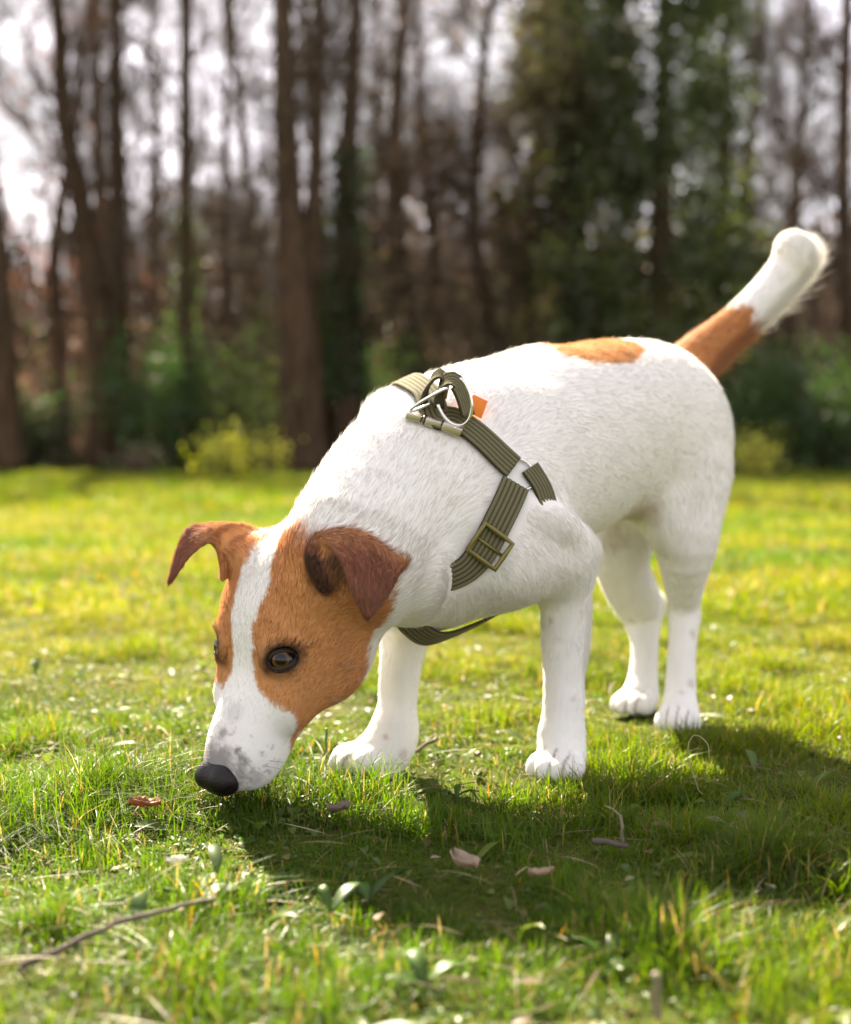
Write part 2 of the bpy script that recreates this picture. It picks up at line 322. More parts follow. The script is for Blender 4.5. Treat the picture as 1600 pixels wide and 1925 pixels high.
def coat(p, n, isear):
    q = (p-HO)/HS; f, l, u = q@HF, q@HL, q@HU; al = np.abs(l)
    wob = vnoise(p, 120, 2)-.5; fine = vnoise(p, 900, 1)-.5; w1 = wob*.006+fine*.0035
    c = np.repeat(WHITE[None], len(p), 0)*(.97+.05*vnoise(p, 60, 2)[:, None])
    bw = np.interp(f, [-.075, -.06, -.04, -.02, 0, .012, .022], [.010, .0115, .0140, .0115, .0078, .0085, .016])
    fb = .0215+1.0*np.clip(-.014-u, 0, .05)+.25*np.clip(al-.02, 0, 1)
    m = sstep(-.0012, .0012, al-bw+w1)*sstep(-.0018, .0018, fb-f+w1*1.3)*sstep(-.004, .004, f+.069-1.3*np.clip(-.006-u, 0, .05)+w1*2)
    m *= sstep(-.090, -.086, f)*(al < .075)*(u > -.075)*(p[:, 2] < .26)
    br = BROWN*(1.0+.25*(vnoise(p, 90, 2)[:, None]-.5))
    dk = np.exp(-((f-.000)**2/.012**2+(al-.028)**2/.012**2+(u-.002)**2/.014**2))       # darker round the eye
    br = br*(1-.35*dk[:, None]); dk2 = sstep(2.1, 1.15, np.sqrt(np.minimum.reduce([((p-c_)@t1/.0088)**2+((p-c_)@t2/.0062)**2+10*((p-c_)@n_ < 0) for c_, n_, t1, t2 in EYES]))+w1*60)[:, None]
    for c_, n_, t1, t2 in EYES:
        up_ = t2 if t2.dot(-HF) > 0 else -t2; d = p-c_; a_, u_ = d@t1, d@up_; fr_ = (d@n_ > -.004)
        k = np.maximum(np.exp(-((a_+.0115)**2+(u_+.0035)**2)/.0042**2), sstep(.0014, .0004, np.abs(u_-.001-.12*(a_-.009)))*sstep(.008, .011, a_)*sstep(.030, .014, a_)*.8)*fr_; dk2 = np.maximum(dk2, k[:, None])
    br = br*(1-.9*dk2)+np.array([.04, .022, .016])*.9*dk2
    c = c*(1-m[:, None])+br*m[:, None]
    ed = sstep(.019, .008, np.linalg.norm(p-EARIN, axis=1)+w1)[:, None]; c = c*(1-.85*ed)+np.array([.085, .036, .022])*.85*ed  # dark ear skin, with the shade of the ear opening painted in
    # sooty skin over the nose and freckled muzzle
    dn = np.sqrt((f-.070)**2+(l*.8)**2+(u+.004)**2)
    g = sstep(.022, .010, dn+w1*1.4)*(n@HU > -.2)
    c = c*(1-.8*g[:, None])+np.array([.10, .085, .085])*.8*g[:, None]
    pk = np.exp(-((f-.050)**2/.008**2+l**2/.010**2))*(u > -.01)*.35
    c = c*(1-pk[:, None])+np.array([.62, .50, .50])*pk[:, None]
    fr = sstep(.80, .86, vnoise(p, 380, 1))*sstep(.028, .05, f)*sstep(.085, .07, f)*(al > .002)
    c = c*(1-.45*fr[:, None])+np.array([.18, .15, .15])*.45*fr[:, None]
    for s, r, st in PEPPER:
        d = np.linalg.norm(p-s, axis=1); k = st*sstep(r, r*.3, d+fine*.002)[:, None]; c = c*(1-k)+np.array([.12, .10, .10])*k
    # rump saddle
    rc = hit(1122, 650)[0]; rq = p-rc; a_, b_ = rq@DOGF, rq@DOGL
    m = sstep(-.12, .12, 1-((a_/.056)**2+(np.where(b_ < 0, b_*.6, b_)/.024)**2)+wob*.7+fine*.35)*(p[:, 2] > .27)*(p[:, 1] < 1.33)
    c = c*(1-m[:, None])+np.array([.50, .245, .095])*m[:, None]
    # tail root
    A, B = P(1284, 706, 1.80), P(1396, 600, 1.89); ax = B-A; t = ((p-A)@ax)/(ax@ax)
    off = np.linalg.norm(p-A-t[:, None]*ax, axis=1)
    m = sstep(-.05, .05, t+wob*.35+fine*.12)*sstep(1.0, .92, t-.004/.05*0+wob*.3+fine*.15)*(off < .032)*(p[:, 2] > .285)
    c = c*(1-m[:, None])+np.array([.42, .175, .055])*m[:, None]
    for (pc, pf, psc, psp) in PAW:                           # bare skin and painted-in shade in the clefts between the toes
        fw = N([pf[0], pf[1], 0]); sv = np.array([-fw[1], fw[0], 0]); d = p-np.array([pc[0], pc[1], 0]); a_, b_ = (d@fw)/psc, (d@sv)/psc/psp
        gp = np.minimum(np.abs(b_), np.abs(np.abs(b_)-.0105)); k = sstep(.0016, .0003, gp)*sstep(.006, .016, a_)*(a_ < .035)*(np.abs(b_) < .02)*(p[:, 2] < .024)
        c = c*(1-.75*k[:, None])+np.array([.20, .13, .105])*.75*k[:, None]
    for s_, r_, k0 in ((CROTCH, .030, .55), (CROTCH2, .022, .4)):
        k = (k0*sstep(r_, r_*.2, np.linalg.norm(p-s_, axis=1)+wob*.01))[:, None]; c = c*(1-k)+np.array([.42, .30, .21])*k
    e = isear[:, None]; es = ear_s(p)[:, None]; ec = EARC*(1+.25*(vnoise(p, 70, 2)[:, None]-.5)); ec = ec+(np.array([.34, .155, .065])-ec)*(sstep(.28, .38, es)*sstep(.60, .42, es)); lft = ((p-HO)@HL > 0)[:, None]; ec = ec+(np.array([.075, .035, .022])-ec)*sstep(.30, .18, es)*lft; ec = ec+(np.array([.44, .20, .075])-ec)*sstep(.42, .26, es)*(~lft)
    c = c*(1-e)+ec*e
    for s, r, st in SPOTS:
        d = np.linalg.norm(p-s, axis=1); k = st*sstep(r, r*.35, d+fine*.002)[:, None]; c = c*(1-k)+np.array([.40, .25, .17])*k
    return c
EARIN = hit(614, 1085)[0]; CROTCH = hit(1206, 962)[0]; CROTCH2 = hit(1150, 1010)[0]
def ear_s(p):                                              # row parameter of the nearest point of an ear sheet, 0 root .. 1 tip
    out = np.full(len(p), .5); G = np.concatenate([EAR_L[0], EAR_R[0]]).astype(np.float32); sp = np.tile(np.repeat(np.linspace(0, 1, 60), 44), 2)
    m = np.where(np.all((p > G.min(0)-.01) & (p < G.max(0)+.01), axis=1))[0]
    G = G[::5]; sp = sp[::5]
    for i in range(0, len(m), 4000):
        b = p[m[i:i+4000]].astype(np.float32); out[m[i:i+4000]] = sp[((b*b).sum(1)[:, None]+(G*G).sum(1)[None]-2*b@G.T).argmin(1)]
    return out
SPOTS = []; PEPPER = []
for x, y, r, st in [(419, 1378, .0055, .6), (440, 1340, .010, .22), (447, 1410, .003, .7), (466, 1432, .0035, .45), (475, 1446, .003, .5), (492, 1418, .0024, .5), (507, 1452, .0024, .45), (480, 1464, .008, .4), (512, 1405, .002, .4), (455, 1425, .0035, .5), (398, 1360, .004, .3), (523, 1432, .0022, .35), (497, 1440, .0022, .4)]:
    h_, _ = hit(x, y)
    if h_ is not None: PEPPER.append((h_, r, st))
for x, y, r, st in [(1035, 1166, .0035, .45), (1095, 1150, .003, .25), (1077, 1313, .003, .35), (724, 1386, .0035, .45), (758, 1418, .006, .4),
                    (905, 700, .004, .2), (850, 945, .006, .15), (1270, 870, .007, .12), (1303, 1190, .005, .4), (1300, 1285, .006, .4), (1281, 1302, .004, .35), (1195, 730, .003, .4),
                    (1185, 1165, .004, .25), (980, 760, .003, .2), (700, 930, .004, .12), (1240, 1310, .005, .25)]:
    h_, _ = hit(x, y)
    if h_ is not None: SPOTS.append((h_, r, st))

def fields(V):                                             # comb direction, ear mask, per vertex
    n = len(V); acc = np.zeros((n, 3)); wsum = np.zeros(n); eard = np.full(n, 1.); dmin = np.full(n, 1.)
    V32 = V.astype(np.float32); ds = []
    for pr in PR:
        if pr[-1]: ds.append(None); continue
        lo, hi = prim_bounds(pr); m = np.all((V > lo-.02) & (V < hi+.02), axis=1); d = np.full(n, 1., np.float32)
        if m.any(): d[m] = prim_d(pr, V32[m])
        ds.append(d); dmin = np.minimum(dmin, d)
    ei = 0
    for pr, d in zip(PR, ds):
        if d is None: continue
        w = np.exp(-np.clip(d-dmin, 0, .1)/.004)*(d < .9); comb = pr[3] if pr[0] == 'pts' else pr[-2]
        if pr[0] == 'pts':
            g = (EAR_L, EAR_R)[ei]; ei += 1; eard = np.minimum(eard, d); m = np.where(d < .02)[0]
            for i in range(0, len(m), 4000):
                b = V32[m[i:i+4000]]; C = g[0].astype(np.float32)
                j = ((b*b).sum(1)[:, None]+(C*C).sum(1)[None]-2*b@C.T).argmin(1); acc[m[i:i+4000]] += g[1][j]*w[m[i:i+4000], None]
            wsum += w
        elif comb is None:                                 # the tail: along its own axis
            T = np.array([q[0] for q in TAIL]); dirs = np.gradient(T, axis=0); dirs /= np.linalg.norm(dirs, axis=1, keepdims=True)
            j = np.linalg.norm(V[:, None]-T[None], axis=2); wj = np.exp(-j/.02); cd_ = (wj[:, :, None]*dirs[None]).sum(1)/(wj.sum(1)[:, None]+1e-12)
            acc += cd_*w[:, None]; wsum += w
        else: acc += N(comb)*w[:, None]; wsum += w
    return acc/(wsum[:, None]+1e-9), sstep(.0035, .0008, eard-dmin*0)*sstep(.006, .002, eard)
COMB, ISEAR = fields(BV)
for _ in range(6): COMB = smooth_mesh(COMB, BQ, 1, .8)
COMB /= np.linalg.norm(COMB, axis=1, keepdims=True)+1e-9
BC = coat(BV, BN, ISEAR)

m, n, l = new_mat('coat_skin'); MSKIN = m
p = n.new('ShaderNodeBsdfPrincipled'); o = n.new('ShaderNodeOutputMaterial'); at = n.new('ShaderNodeAttribute'); at.attribute_name = 'coat'
nz = n.new('ShaderNodeTexNoise'); nz.inputs['Scale'].default_value = 900; nz.inputs['Detail'].default_value = 3
bp = n.new('ShaderNodeBump'); bp.inputs['Strength'].default_value = .25; bp.inputs['Distance'].default_value = .0008
l.new(at.outputs['Color'], p.inputs['Base Color']); l.new(nz.outputs[0], bp.inputs['Height']); l.new(bp.outputs[0], p.inputs['Normal'])
p.inputs['Roughness'].default_value = .85; p.inputs['Specular IOR Level'].default_value = .15; l.new(p.outputs[0], o.inputs[0])
m, n, l = new_mat('coat_hair'); MHAIR = m
at = n.new('ShaderNodeAttribute'); at.attribute_name = 'coat'; o = n.new('ShaderNodeOutputMaterial')
df = n.new('ShaderNodeBsdfDiffuse'); tr = n.new('ShaderNodeBsdfTranslucent'); mx = n.new('ShaderNodeMixShader'); gl = n.new('ShaderNodeBsdfGlossy'); mx2 = n.new('ShaderNodeMixShader')
mx.inputs[0].default_value = .52; gl.inputs['Roughness'].default_value = .38; mx2.inputs[0].default_value = .05
for s_ in (df, tr): l.new(at.outputs['Color'], s_.inputs['Color'])
l.new(df.outputs[0], mx.inputs[1]); l.new(tr.outputs[0], mx.inputs[2]); l.new(mx.outputs[0], mx2.inputs[1]); l.new(gl.outputs[0], mx2.inputs[2]); l.new(mx2.outputs[0], o.inputs[0])

DOG0 = Vector((.08, 1.12, 0))
dog = empty('dog', (0, 0, 0), 'white dog with brown patches sniffing the grass, tail raised, wearing an olive harness', 'dog')
dog.location = DOG0; bpy.context.view_layer.update()
def adopt(o, parent=dog):
    o.parent = parent; o.matrix_parent_inverse = Matrix.Identity(4)
    base = Matrix.Translation(DOG0) if parent is dog else None
    if isinstance(o.data, bpy.types.Mesh) or True:
        if parent is dog: o.matrix_parent_inverse = Matrix.Translation(-DOG0)
    return o
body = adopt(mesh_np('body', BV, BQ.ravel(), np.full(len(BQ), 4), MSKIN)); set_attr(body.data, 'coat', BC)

# ------------------------------------------------------------------ generic tubes and ribbons
def frames(C, side=None, nrm=None):
    T = np.gradient(C, axis=0); T /= np.linalg.norm(T, axis=1, keepdims=True)+1e-12; return T
def tube_mesh(C, r, seg=10, closed=False, flat=None):
    C = np.asarray(C, float); n = len(C); r = np.broadcast_to(np.asarray(r, float), (n,))
    T = (np.roll(C, -1, 0)-np.roll(C, 1, 0)) if closed else np.gradient(C, axis=0); T /= np.linalg.norm(T, axis=1, keepdims=True)+1e-12
    ref = np.array([0, 0, 1.]) if abs(T[0][2]) < .9 else np.array([1., 0, 0]); u = N(np.cross(T[0], ref)); U = []
    for t in T: u = N(u-t*np.dot(u, t)); U.append(u)
    U = np.array(U); W = np.cross(T, U)
    if closed:                                             # spread the twist
        a = math.atan2(np.dot(U[0], W[-1]), np.dot(U[0], U[-1]))
        ph = (np.arange(n)/n*a)[:, None]; U, W = U*np.cos(ph)+W*np.sin(ph), W*np.cos(ph)-U*np.sin(ph)
    an = np.arange(seg)/seg*2*math.pi
    V = (C[:, None]+r[:, None, None]*(np.cos(an)[None, :, None]*U[:, None]+np.sin(an)[None, :, None]*W[:, None])).reshape(-1, 3)
    m_ = n if closed else n-1; i = np.arange(m_)[:, None]*seg; j = np.arange(seg)[None]; k = (j+1) % seg; i2 = ((np.arange(m_)+1) % n)[:, None]*seg
    Q = np.stack([i+j, i+k, i2+k, i2+j], 2).reshape(-1, 4); F = list(Q.ravel()); L = [4]*len(Q)
    if not closed: F += list(range(seg))[::-1]+list(range((n-1)*seg, n*seg)); L += [seg, seg]
    return V, F, L
def join(parts):
    V, F, L, o_ = [], [], [], 0
    for v, f, l_ in parts: V.append(v); F.append(np.asarray(f)+o_); L += list(l_); o_ += len(v)
    return np.concatenate(V), np.concatenate(F), L
def part(name, parts, mat, parent, smooth=True):
    o = mesh_np(name, *join(parts), mat, smooth=smooth); return adopt(o, parent)
def box_mesh(c, ax, h, bev=.0006):                         # bevelled box: axes ax (3x3 rows), half sizes h
    bm = bmesh.new(); bmesh.ops.create_cube(bm, size=2)
    for v in bm.verts: v.co = Vector((v.co.x*h[0], v.co.y*h[1], v.co.z*h[2]))
    bmesh.ops.bevel(bm, geom=bm.edges[:], offset=bev, segments=2, affect='EDGES', profile=.6)
    bm.verts.ensure_lookup_table(); M = np.array(ax); V = np.array([v.co[:] for v in bm.verts])@M+c
    F, L = [], []
    for f in bm.faces: F += [v.index for v in f.verts]; L.append(len(f.verts))
    bm.free(); return V, F, L

# ------------------------------------------------------------------ eyes, eyelids, nose
m, n, l = new_mat('eye'); MEYE = m
p = n.new('ShaderNodeBsdfPrincipled'); o = n.new('ShaderNodeOutputMaterial'); at = n.new('ShaderNodeAttribute'); at.attribute_name = 'iris'
rp = n.new('ShaderNodeValToRGB'); e = rp.color_ramp.elements; e[0].position = 0; e[0].color = (.003, .002, .002, 1); e[1].position = 1; e[1].color = (.02, .013, .010, 1)
for pos, c in [(.25, (.002, .0015, .0015, 1)), (.29, (.030, .014, .005, 1)), (.42, (.105, .050, .016, 1)), (.50, (.035, .016, .006, 1)), (.54, (.006, .004, .003, 1)), (.72, (.010, .007, .005, 1))]:
    x = e.new(pos); x.color = c
l.new(at.outputs['Fac'], rp.inputs[0]); l.new(rp.outputs[0], p.inputs['Base Color']); p.inputs['Roughness'].default_value = .05; p.inputs['Specular IOR Level'].default_value = .42
l.new(p.outputs[0], o.inputs[0])
MLID = simple_mat('eyelid_skin', (.030, .018, .013), .6, spec=.3)
RE = .0096
for s_, (c_, n_, t1, t2) in zip((1, -1), EYES):
    gz = N(n_-.10*t1); th = np.linspace(0, math.pi, 33)[1:-1]; ph = np.arange(48)/48*2*math.pi
    a1 = N(t1-gz*t1.dot(gz)); a2 = np.cross(gz, a1)
    rr = RE*(1+.05*np.exp(-(th/.45)**2))
    V = [c_+gz*RE*1.05]; V += [c_+r_*(math.cos(t)*gz+math.sin(t)*(math.cos(f_)*a1+math.sin(f_)*a2)) for t, r_ in zip(th, rr) for f_ in ph]; V.append(c_-gz*RE)
    F, L = [], []
    for j in range(48): F += [0, 1+j, 1+(j+1) % 48]; L.append(3)
    for i in range(len(th)-1):
        for j in range(48): a = 1+i*48+j; b_ = 1+i*48+(j+1) % 48; F += [a, a+48, b_+48, b_]; L.append(4)
    for j in range(48): F += [len(V)-1, 1+(len(th)-1)*48+(j+1) % 48, 1+(len(th)-1)*48+j]; L.append(3)
    eye = adopt(mesh_np('eye', np.array(V), F, L, MEYE)); ir = np.concatenate([[0], np.repeat(th/1.35, 48), [1]]); set_attr(eye.data, 'iris', np.clip(ir, 0, 1), 'FLOAT')
    ph = np.linspace(0, 2*math.pi, 60, endpoint=False); ca, sa = np.cos(ph), np.sin(ph)
    usg = 1 if t2.dot(-HF) > 0 else -1; ex = .0096*ca; ey = np.where(sa*usg > 0, .0051, .0060)*np.sign(sa)*np.abs(sa)**1.3
    ey = ey*(1-.12*(ex/.0096))                             # pointed outer corner
    hgt = np.sqrt(np.maximum(RE**2-ex**2-ey**2, .0032**2))+.0003
    C = c_+ex[:, None]*t1+ey[:, None]*t2+hgt[:, None]*n_
    lid = tube_mesh(C, .00085+.0004*np.abs(ca), 10, True)
    # thin skin skirt from the lid down into the socket so that no gap shows
    C2 = c_+ex[:, None]*1.30*t1+ey[:, None]*1.30*t2+(hgt[:, None]-.0032)*n_
    lo = adopt(mesh_np('eyelid', *join([lid, tube_mesh((C+C2)/2, .0014, 8, True)]), MLID), eye); lo.matrix_parent_inverse = Matrix.Identity(4)
keep = PR; PR = []
k_ = .0025
for s_ in (1, -1): ell(hp(.0735, s_*.0062, -.0100), [HF, HL, HU], (.0096, .0102, .0104), k=.004)
ell(hp(.0708, 0, -.0062), HAX, (.0110, .0138, .0060), k=.003); ell(hp(.0760, 0, -.0150), HAX, (.0070, .0075, .0075), k=.004)
for s_ in (1, -1):
    ell(hp(.0848, s_*.0072, -.0095), HAX, (.0044, .0026, .0030), k=k_, sub=True)
    ell(hp(.0810, s_*.0150, -.0085), HAX, (.0040, .0036, .0010), k=k_, sub=True)
ell(hp(.0885, 0, -.0150), HAX, (.0060, .0006, .0120), k=.0015, sub=True)
kb = (BMIN, BMAX, VOX); nc_ = hp(.075, 0, -.011); BMIN = nc_-.024; BMAX = nc_+.024; VOX = .0007
NV, NQ = surface_nets(build_field()); NV = smooth_mesh(NV, NQ, 2); BMIN, BMAX, VOX = kb; PR = keep
m, n, l = new_mat('nose_leather'); MNOSE = m
p = n.new('ShaderNodeBsdfPrincipled'); o = n.new('ShaderNodeOutputMaterial'); vo = n.new('ShaderNodeTexVoronoi'); vo.inputs['Scale'].default_value = 1100
tc = n.new('ShaderNodeTexCoord'); l.new(tc.outputs['Object'], vo.inputs['Vector']); bp = n.new('ShaderNodeBump'); bp.inputs['Strength'].default_value = .5; bp.inputs['Distance'].default_value = .0004
l.new(vo.outputs['Distance'], bp.inputs['Height']); l.new(bp.outputs[0], p.inputs['Normal']); p.inputs['Base Color'].default_value = (.0105, .0068, .0065, 1); p.inputs['Specular IOR Level'].default_value = .3; p.inputs['Roughness'].default_value = .42
l.new(p.outputs[0], o.inputs[0])
adopt(mesh_np('nose', NV, NQ.ravel(), np.full(len(NQ), 4), MNOSE))

# ------------------------------------------------------------------ harness
m, n, l = new_mat('olive_webbing'); MWEB = m
p = n.new('ShaderNodeBsdfPrincipled'); o = n.new('ShaderNodeOutputMaterial'); at = n.new('ShaderNodeAttribute'); at.attribute_name = 'across'
tc = n.new('ShaderNodeTexCoord'); nz = n.new('ShaderNodeTexNoise'); nz.inputs['Scale'].default_value = 1400; nz.inputs['Detail'].default_value = 2
rp = n.new('ShaderNodeValToRGB'); rp.color_ramp.elements[0].color = (.040, .036, .017, 1); rp.color_ramp.elements[1].color = (.155, .140, .080, 1)
mm = n.new('ShaderNodeMath'); mm.operation = 'MULTIPLY_ADD'; mm.inputs[1].default_value = .5; l.new(nz.outputs[0], mm.inputs[0]); l.new(at.outputs['Fac'], mm.inputs[2])
m2 = n.new('ShaderNodeMath'); m2.operation = 'SUBTRACT'; m2.inputs[1].default_value = .2; l.new(mm.outputs[0], m2.inputs[0])
l.new(m2.outputs[0], rp.inputs[0]); l.new(tc.outputs['Object'], nz.inputs['Vector']); l.new(rp.outputs[0], p.inputs['Base Color'])
bp = n.new('ShaderNodeBump'); bp.inputs['Strength'].default_value = .6; bp.inputs['Distance'].default_value = .0005; l.new(nz.outputs[0], bp.inputs['Height']); l.new(bp.outputs[0], p.inputs['Normal'])
p.inputs['Roughness'].default_value = .9; p.inputs['Specular IOR Level'].default_value = .1; p.inputs['Sheen Weight'].default_value = 0; l.new(p.outputs[0], o.inputs[0])
MSTEEL = simple_mat('polished_steel', (.72, .70, .67), .16, 1); MBUCK = simple_mat('brushed_nickel', (.55, .50, .44), .34, 1); MBRASS = simple_mat('olive_enamel', (.17, .14, .04), .35, .35)
MORANGE = simple_mat('orange_leather', (.85, .22, .02), .5)
harness = bpy.data.objects.new('harness', None); COL.objects.link(harness); adopt(harness)
harness.matrix_parent_inverse = Matrix.Identity(4); harness.location = (0, 0, 0)
HINV = Matrix.Translation(-DOG0)
def hpart(o, parent=None): o.parent = parent or harness; o.matrix_parent_inverse = HINV; return o
def resample(W, n):
    A = cr(np.array(W), np.linspace(0, 1, 400)); s = np.concatenate([[0], np.cumsum(np.linalg.norm(np.diff(A, axis=0), axis=1))]); t = np.linspace(0, s[-1], n)
    return np.stack([np.interp(t, s, A[:, i]) for i in range(3)], 1), s[-1]
RIBS = 6
_keep = PR, VOX; PR = PR[:1]+[q for q in PR[1:] if q[0] == 'tube' and len(q[1]) == 10 and abs(q[1][0][1]-.011) < 1e-6]; VOX = .003
_tv, _tq = surface_nets(build_field()+.0010); PR, VOX = _keep
TORSO_BVH = BVHTree.FromPolygons([Vector(v) for v in _tv], [tuple(q) for q in _tq])
PR, VOX = _keep[0][:RIDGE0]+_keep[0][RIDGE1:], .0024; _tv, _tq = surface_nets(build_field()+.0010); _tv = smooth_mesh(_tv, _tq, 2); PR, VOX = _keep
UNDER_BVH = BVHTree.FromPolygons([Vector(v) for v in _tv], [tuple(q) for q in _tq]); HUG = UNDER_BVH
def ribbon(W, width=.0205, split=None, hug=True, side=None, off=.0026, th=.0016, closed=False, lift=None, nst=None):
    C, Ln = resample(W, nst or max(int(np.sum(np.linalg.norm(np.diff(np.array(W), axis=0), axis=1))/.0022), 12))
    n = len(C)
    sel = lambda i: HUG if split is None else (BODY_BVH if i < split*n else TORSO_BVH)
    if hug:
        S_, Nn = np.empty_like(C), np.empty_like(C)
        for i, c in enumerate(C): r = sel(i).find_nearest(Vector(c)); S_[i] = r[0]; Nn[i] = r[1]
        for _ in range(8): Nn[1:-1] = (Nn[:-2]+Nn[1:-1]*2+Nn[2:])/4
        Nn /= np.linalg.norm(Nn, axis=1, keepdims=True); C = S_
        for _ in range(3 if split is None else 14): C[1:-1] = (C[:-2]+C[1:-1]*2+C[2:])/4
        T = np.gradient(C, axis=0); T /= np.linalg.norm(T, axis=1, keepdims=True); Sd = np.cross(T, Nn); Sd /= np.linalg.norm(Sd, axis=1, keepdims=True)
    else:
        T = np.gradient(C, axis=0); T /= np.linalg.norm(T, axis=1, keepdims=True)
        sd_ = np.asarray(side, float); sd_ = np.repeat(sd_[None], n, 0) if sd_.ndim == 1 else np.stack([np.interp(np.linspace(0, 1, n), np.linspace(0, 1, len(sd_)), sd_[:, i]) for i in range(3)], 1)
        Sd = sd_-T*(sd_*T).sum(1)[:, None]; Sd /= np.linalg.norm(Sd, axis=1, keepdims=True); Nn = np.cross(Sd, T)
    K = RIBS*6+1; wv = np.linspace(-1, 1, K); rib = np.abs(np.sin((wv+1)/2*RIBS*math.pi))**.7
    top = np.empty((n, K, 3)); bot = np.empty((n, K, 3))
    for j, w_ in enumerate(wv):
        Q_ = C+Sd*w_*width/2
        if hug:
            Q2 = Q_.copy()
            for i in range(n):
                r = sel(i).ray_cast(Vector(Q_[i]+Nn[i]*.02), Vector(-Nn[i]), .035)
                if r[0] is not None: Q2[i] = r[0]
            h_ = ((Q2-Q_)*Nn).sum(1); h_ = np.clip(h_, -.004, .004)
            for _ in range(5): h_[1:-1] = (h_[:-2]+2*h_[1:-1]+h_[2:])/4
            Q_ = Q_+Nn*h_[:, None]
        lf = 0 if lift is None else np.interp(np.linspace(0, 1, n), np.linspace(0, 1, len(lift)), lift)[:, None]
        top[:, j] = Q_+Nn*(off+lf+th*.5+.0009*rib[j]); bot[:, j] = Q_+Nn*(off+lf-th*.5)
    V = np.concatenate([top, bot[:, ::-1]], 1); M_ = 2*K; V = V.reshape(-1, 3)
    i = np.arange(n-1)[:, None]*M_; j = np.arange(M_)[None]; k = (j+1) % M_
    Q = np.stack([i+j, i+M_+j, i+M_+k, i+k], 2).reshape(-1, 4); F = list(Q.ravel()); L = [4]*len(Q)
    F += list(range(M_))+list(range((n-1)*M_, n*M_))[::-1]; L += [M_, M_]
    return (V, F, L), np.tile(np.concatenate([rib, np.zeros(K)]), n), (C, Nn, T, Sd)
STRAPV = []
def strap(name, W, **kw):
    g, a, fr = ribbon(W, **kw); o = hpart(mesh_np(name, *g, MWEB)); set_attr(o.data, 'across', a, 'FLOAT'); STRAPV.append(g[0]); return o, fr
SC = P(975, 872, 1.53)
def mirror(p): return p-2*np.dot(p-SC, DOGL)*DOGL
H = lambda x, y: hit(x, y)[0]
RING = H(976, 893)
up1 = [H(815, 779), H(850, 789), H(885, 812), H(915, 838), H(942, 864), H(962, 882)]
strap('neck_strap', [P(830, 900, 1.75), P(790, 840, 1.68), P(765, 795, 1.60), P(768, 770, 1.54)]+up1, off=.0030)
lo1 = [H(966, 912), H(953, 942), H(938, 972), H(918, 1010), H(900, 1040), H(874, 1068), H(850, 1087), H(828, 1102)]
LL = [0]*14+[-.002, -.010]
strap('shoulder_strap', lo1, off=.0030, lift=LL)
strap('shoulder_strap', [mirror(q) for q in lo1], off=.0030, lift=LL)
strap('girth_strap', [H(992, 882), H(1006, 902), H(1022, 926), H(1039, 950), H(1056, 974), H(1070, 996)], off=.0030, width=.0175, lift=[0]*8+[-.002, -.004, -.012])
HUG = TORSO_BVH
strap('girth_strap', [P(1062, 1015, 1.53), P(1040, 1060, 1.56), P(950, 1090, 1.62), P(890, 1040, 1.74), P(890, 940, 1.80), P(885, 860, 1.78)], off=.0030)
HUG = UNDER_BVH
strap('breast_strap', [P(752, 1140, 1.375), P(775, 1176, 1.365), P(812, 1200, 1.375), P(866, 1186, 1.40), P(935, 1152, 1.44), P(1010, 1100, 1.53)], hug=False, side=[-.55, .40, -.35], off=0)
TY = H(838, 782)[1]/KD
TP = lambda x, y, d: P(x, y, TY+d)
strap('top_loop', [TP(796, 768, -.008), TP(802, 737, -.008), TP(817, 712, -.006), TP(830, 706, -.004), TP(836, 724, -.002), TP(832, 750, 0)], hug=False, side=[-.25, -.75, -.45], off=0, width=.015)
strap('top_loop', [TP(826, 768, -.016), TP(828, 738, -.016), TP(841, 718, -.014), TP(856, 718, -.012), TP(868, 740, -.012), TP(880, 782, -.012)], hug=False, side=[-.25, -.75, -.60], off=0, width=.0185)
def arc(c, ax, ay, rx, ry, a0, a1, n=40):
    t = np.linspace(a0, a1, n); return c+np.cos(t)[:, None]*ax*rx+np.sin(t)[:, None]*ay*ry
def dring(c, ax, ay, w_, h_, r_=.00105):                    # ax along the straight bar, ay towards the bow
    A = arc(c, ax, ay, w_, h_, -.35, math.pi+.35, 36); return tube_mesh(A, r_, 10)
sx = np.array([1., 0, 0]); sz = np.array([0, 0, 1.])
hpart(mesh_np('d_ring', *dring(TP(853, 750, -.036), N([.62, -.25, .72]), N([.50, -.10, -.85]), .0125, .0175), MSTEEL))
hpart(mesh_np('d_ring', *dring(TP(812, 750, -.030), N([.70, -.3, .60]), N([-.85, -.1, -.40]), .0085, .0145), MSTEEL))
rn = N(hit(976, 893)[1]); ra = N(np.cross(rn, sz)); rb = np.cross(rn, ra)
hpart(mesh_np('o_ring', *tube_mesh(arc(RING+rn*.0014, ra, rb, .0115, .0115, 0, 2*math.pi*.975, 40), .0011, 10, True), MSTEEL))
rm = mirror(RING); rmn = rn-2*np.dot(rn, DOGL)*DOGL
hpart(mesh_np('o_ring', *tube_mesh(arc(rm+rmn*.0014, N(np.cross(rmn, sz)), np.cross(rmn, N(np.cross(rmn, sz))), .0115, .0115, 0, 2*math.pi*.975, 40), .0011, 10, True), MSTEEL))
b0, b1 = H(764, 784)-[0, .004, -.002], H(868, 818)-[0, .004, -.002]; bx = N(b1-b0); bz = N(np.array([-.25, -.15, 1])-bx*np.dot([-.25, -.15, 1], bx)); by = np.cross(bz, bx)
bl = np.linalg.norm(b1-b0); bk = []
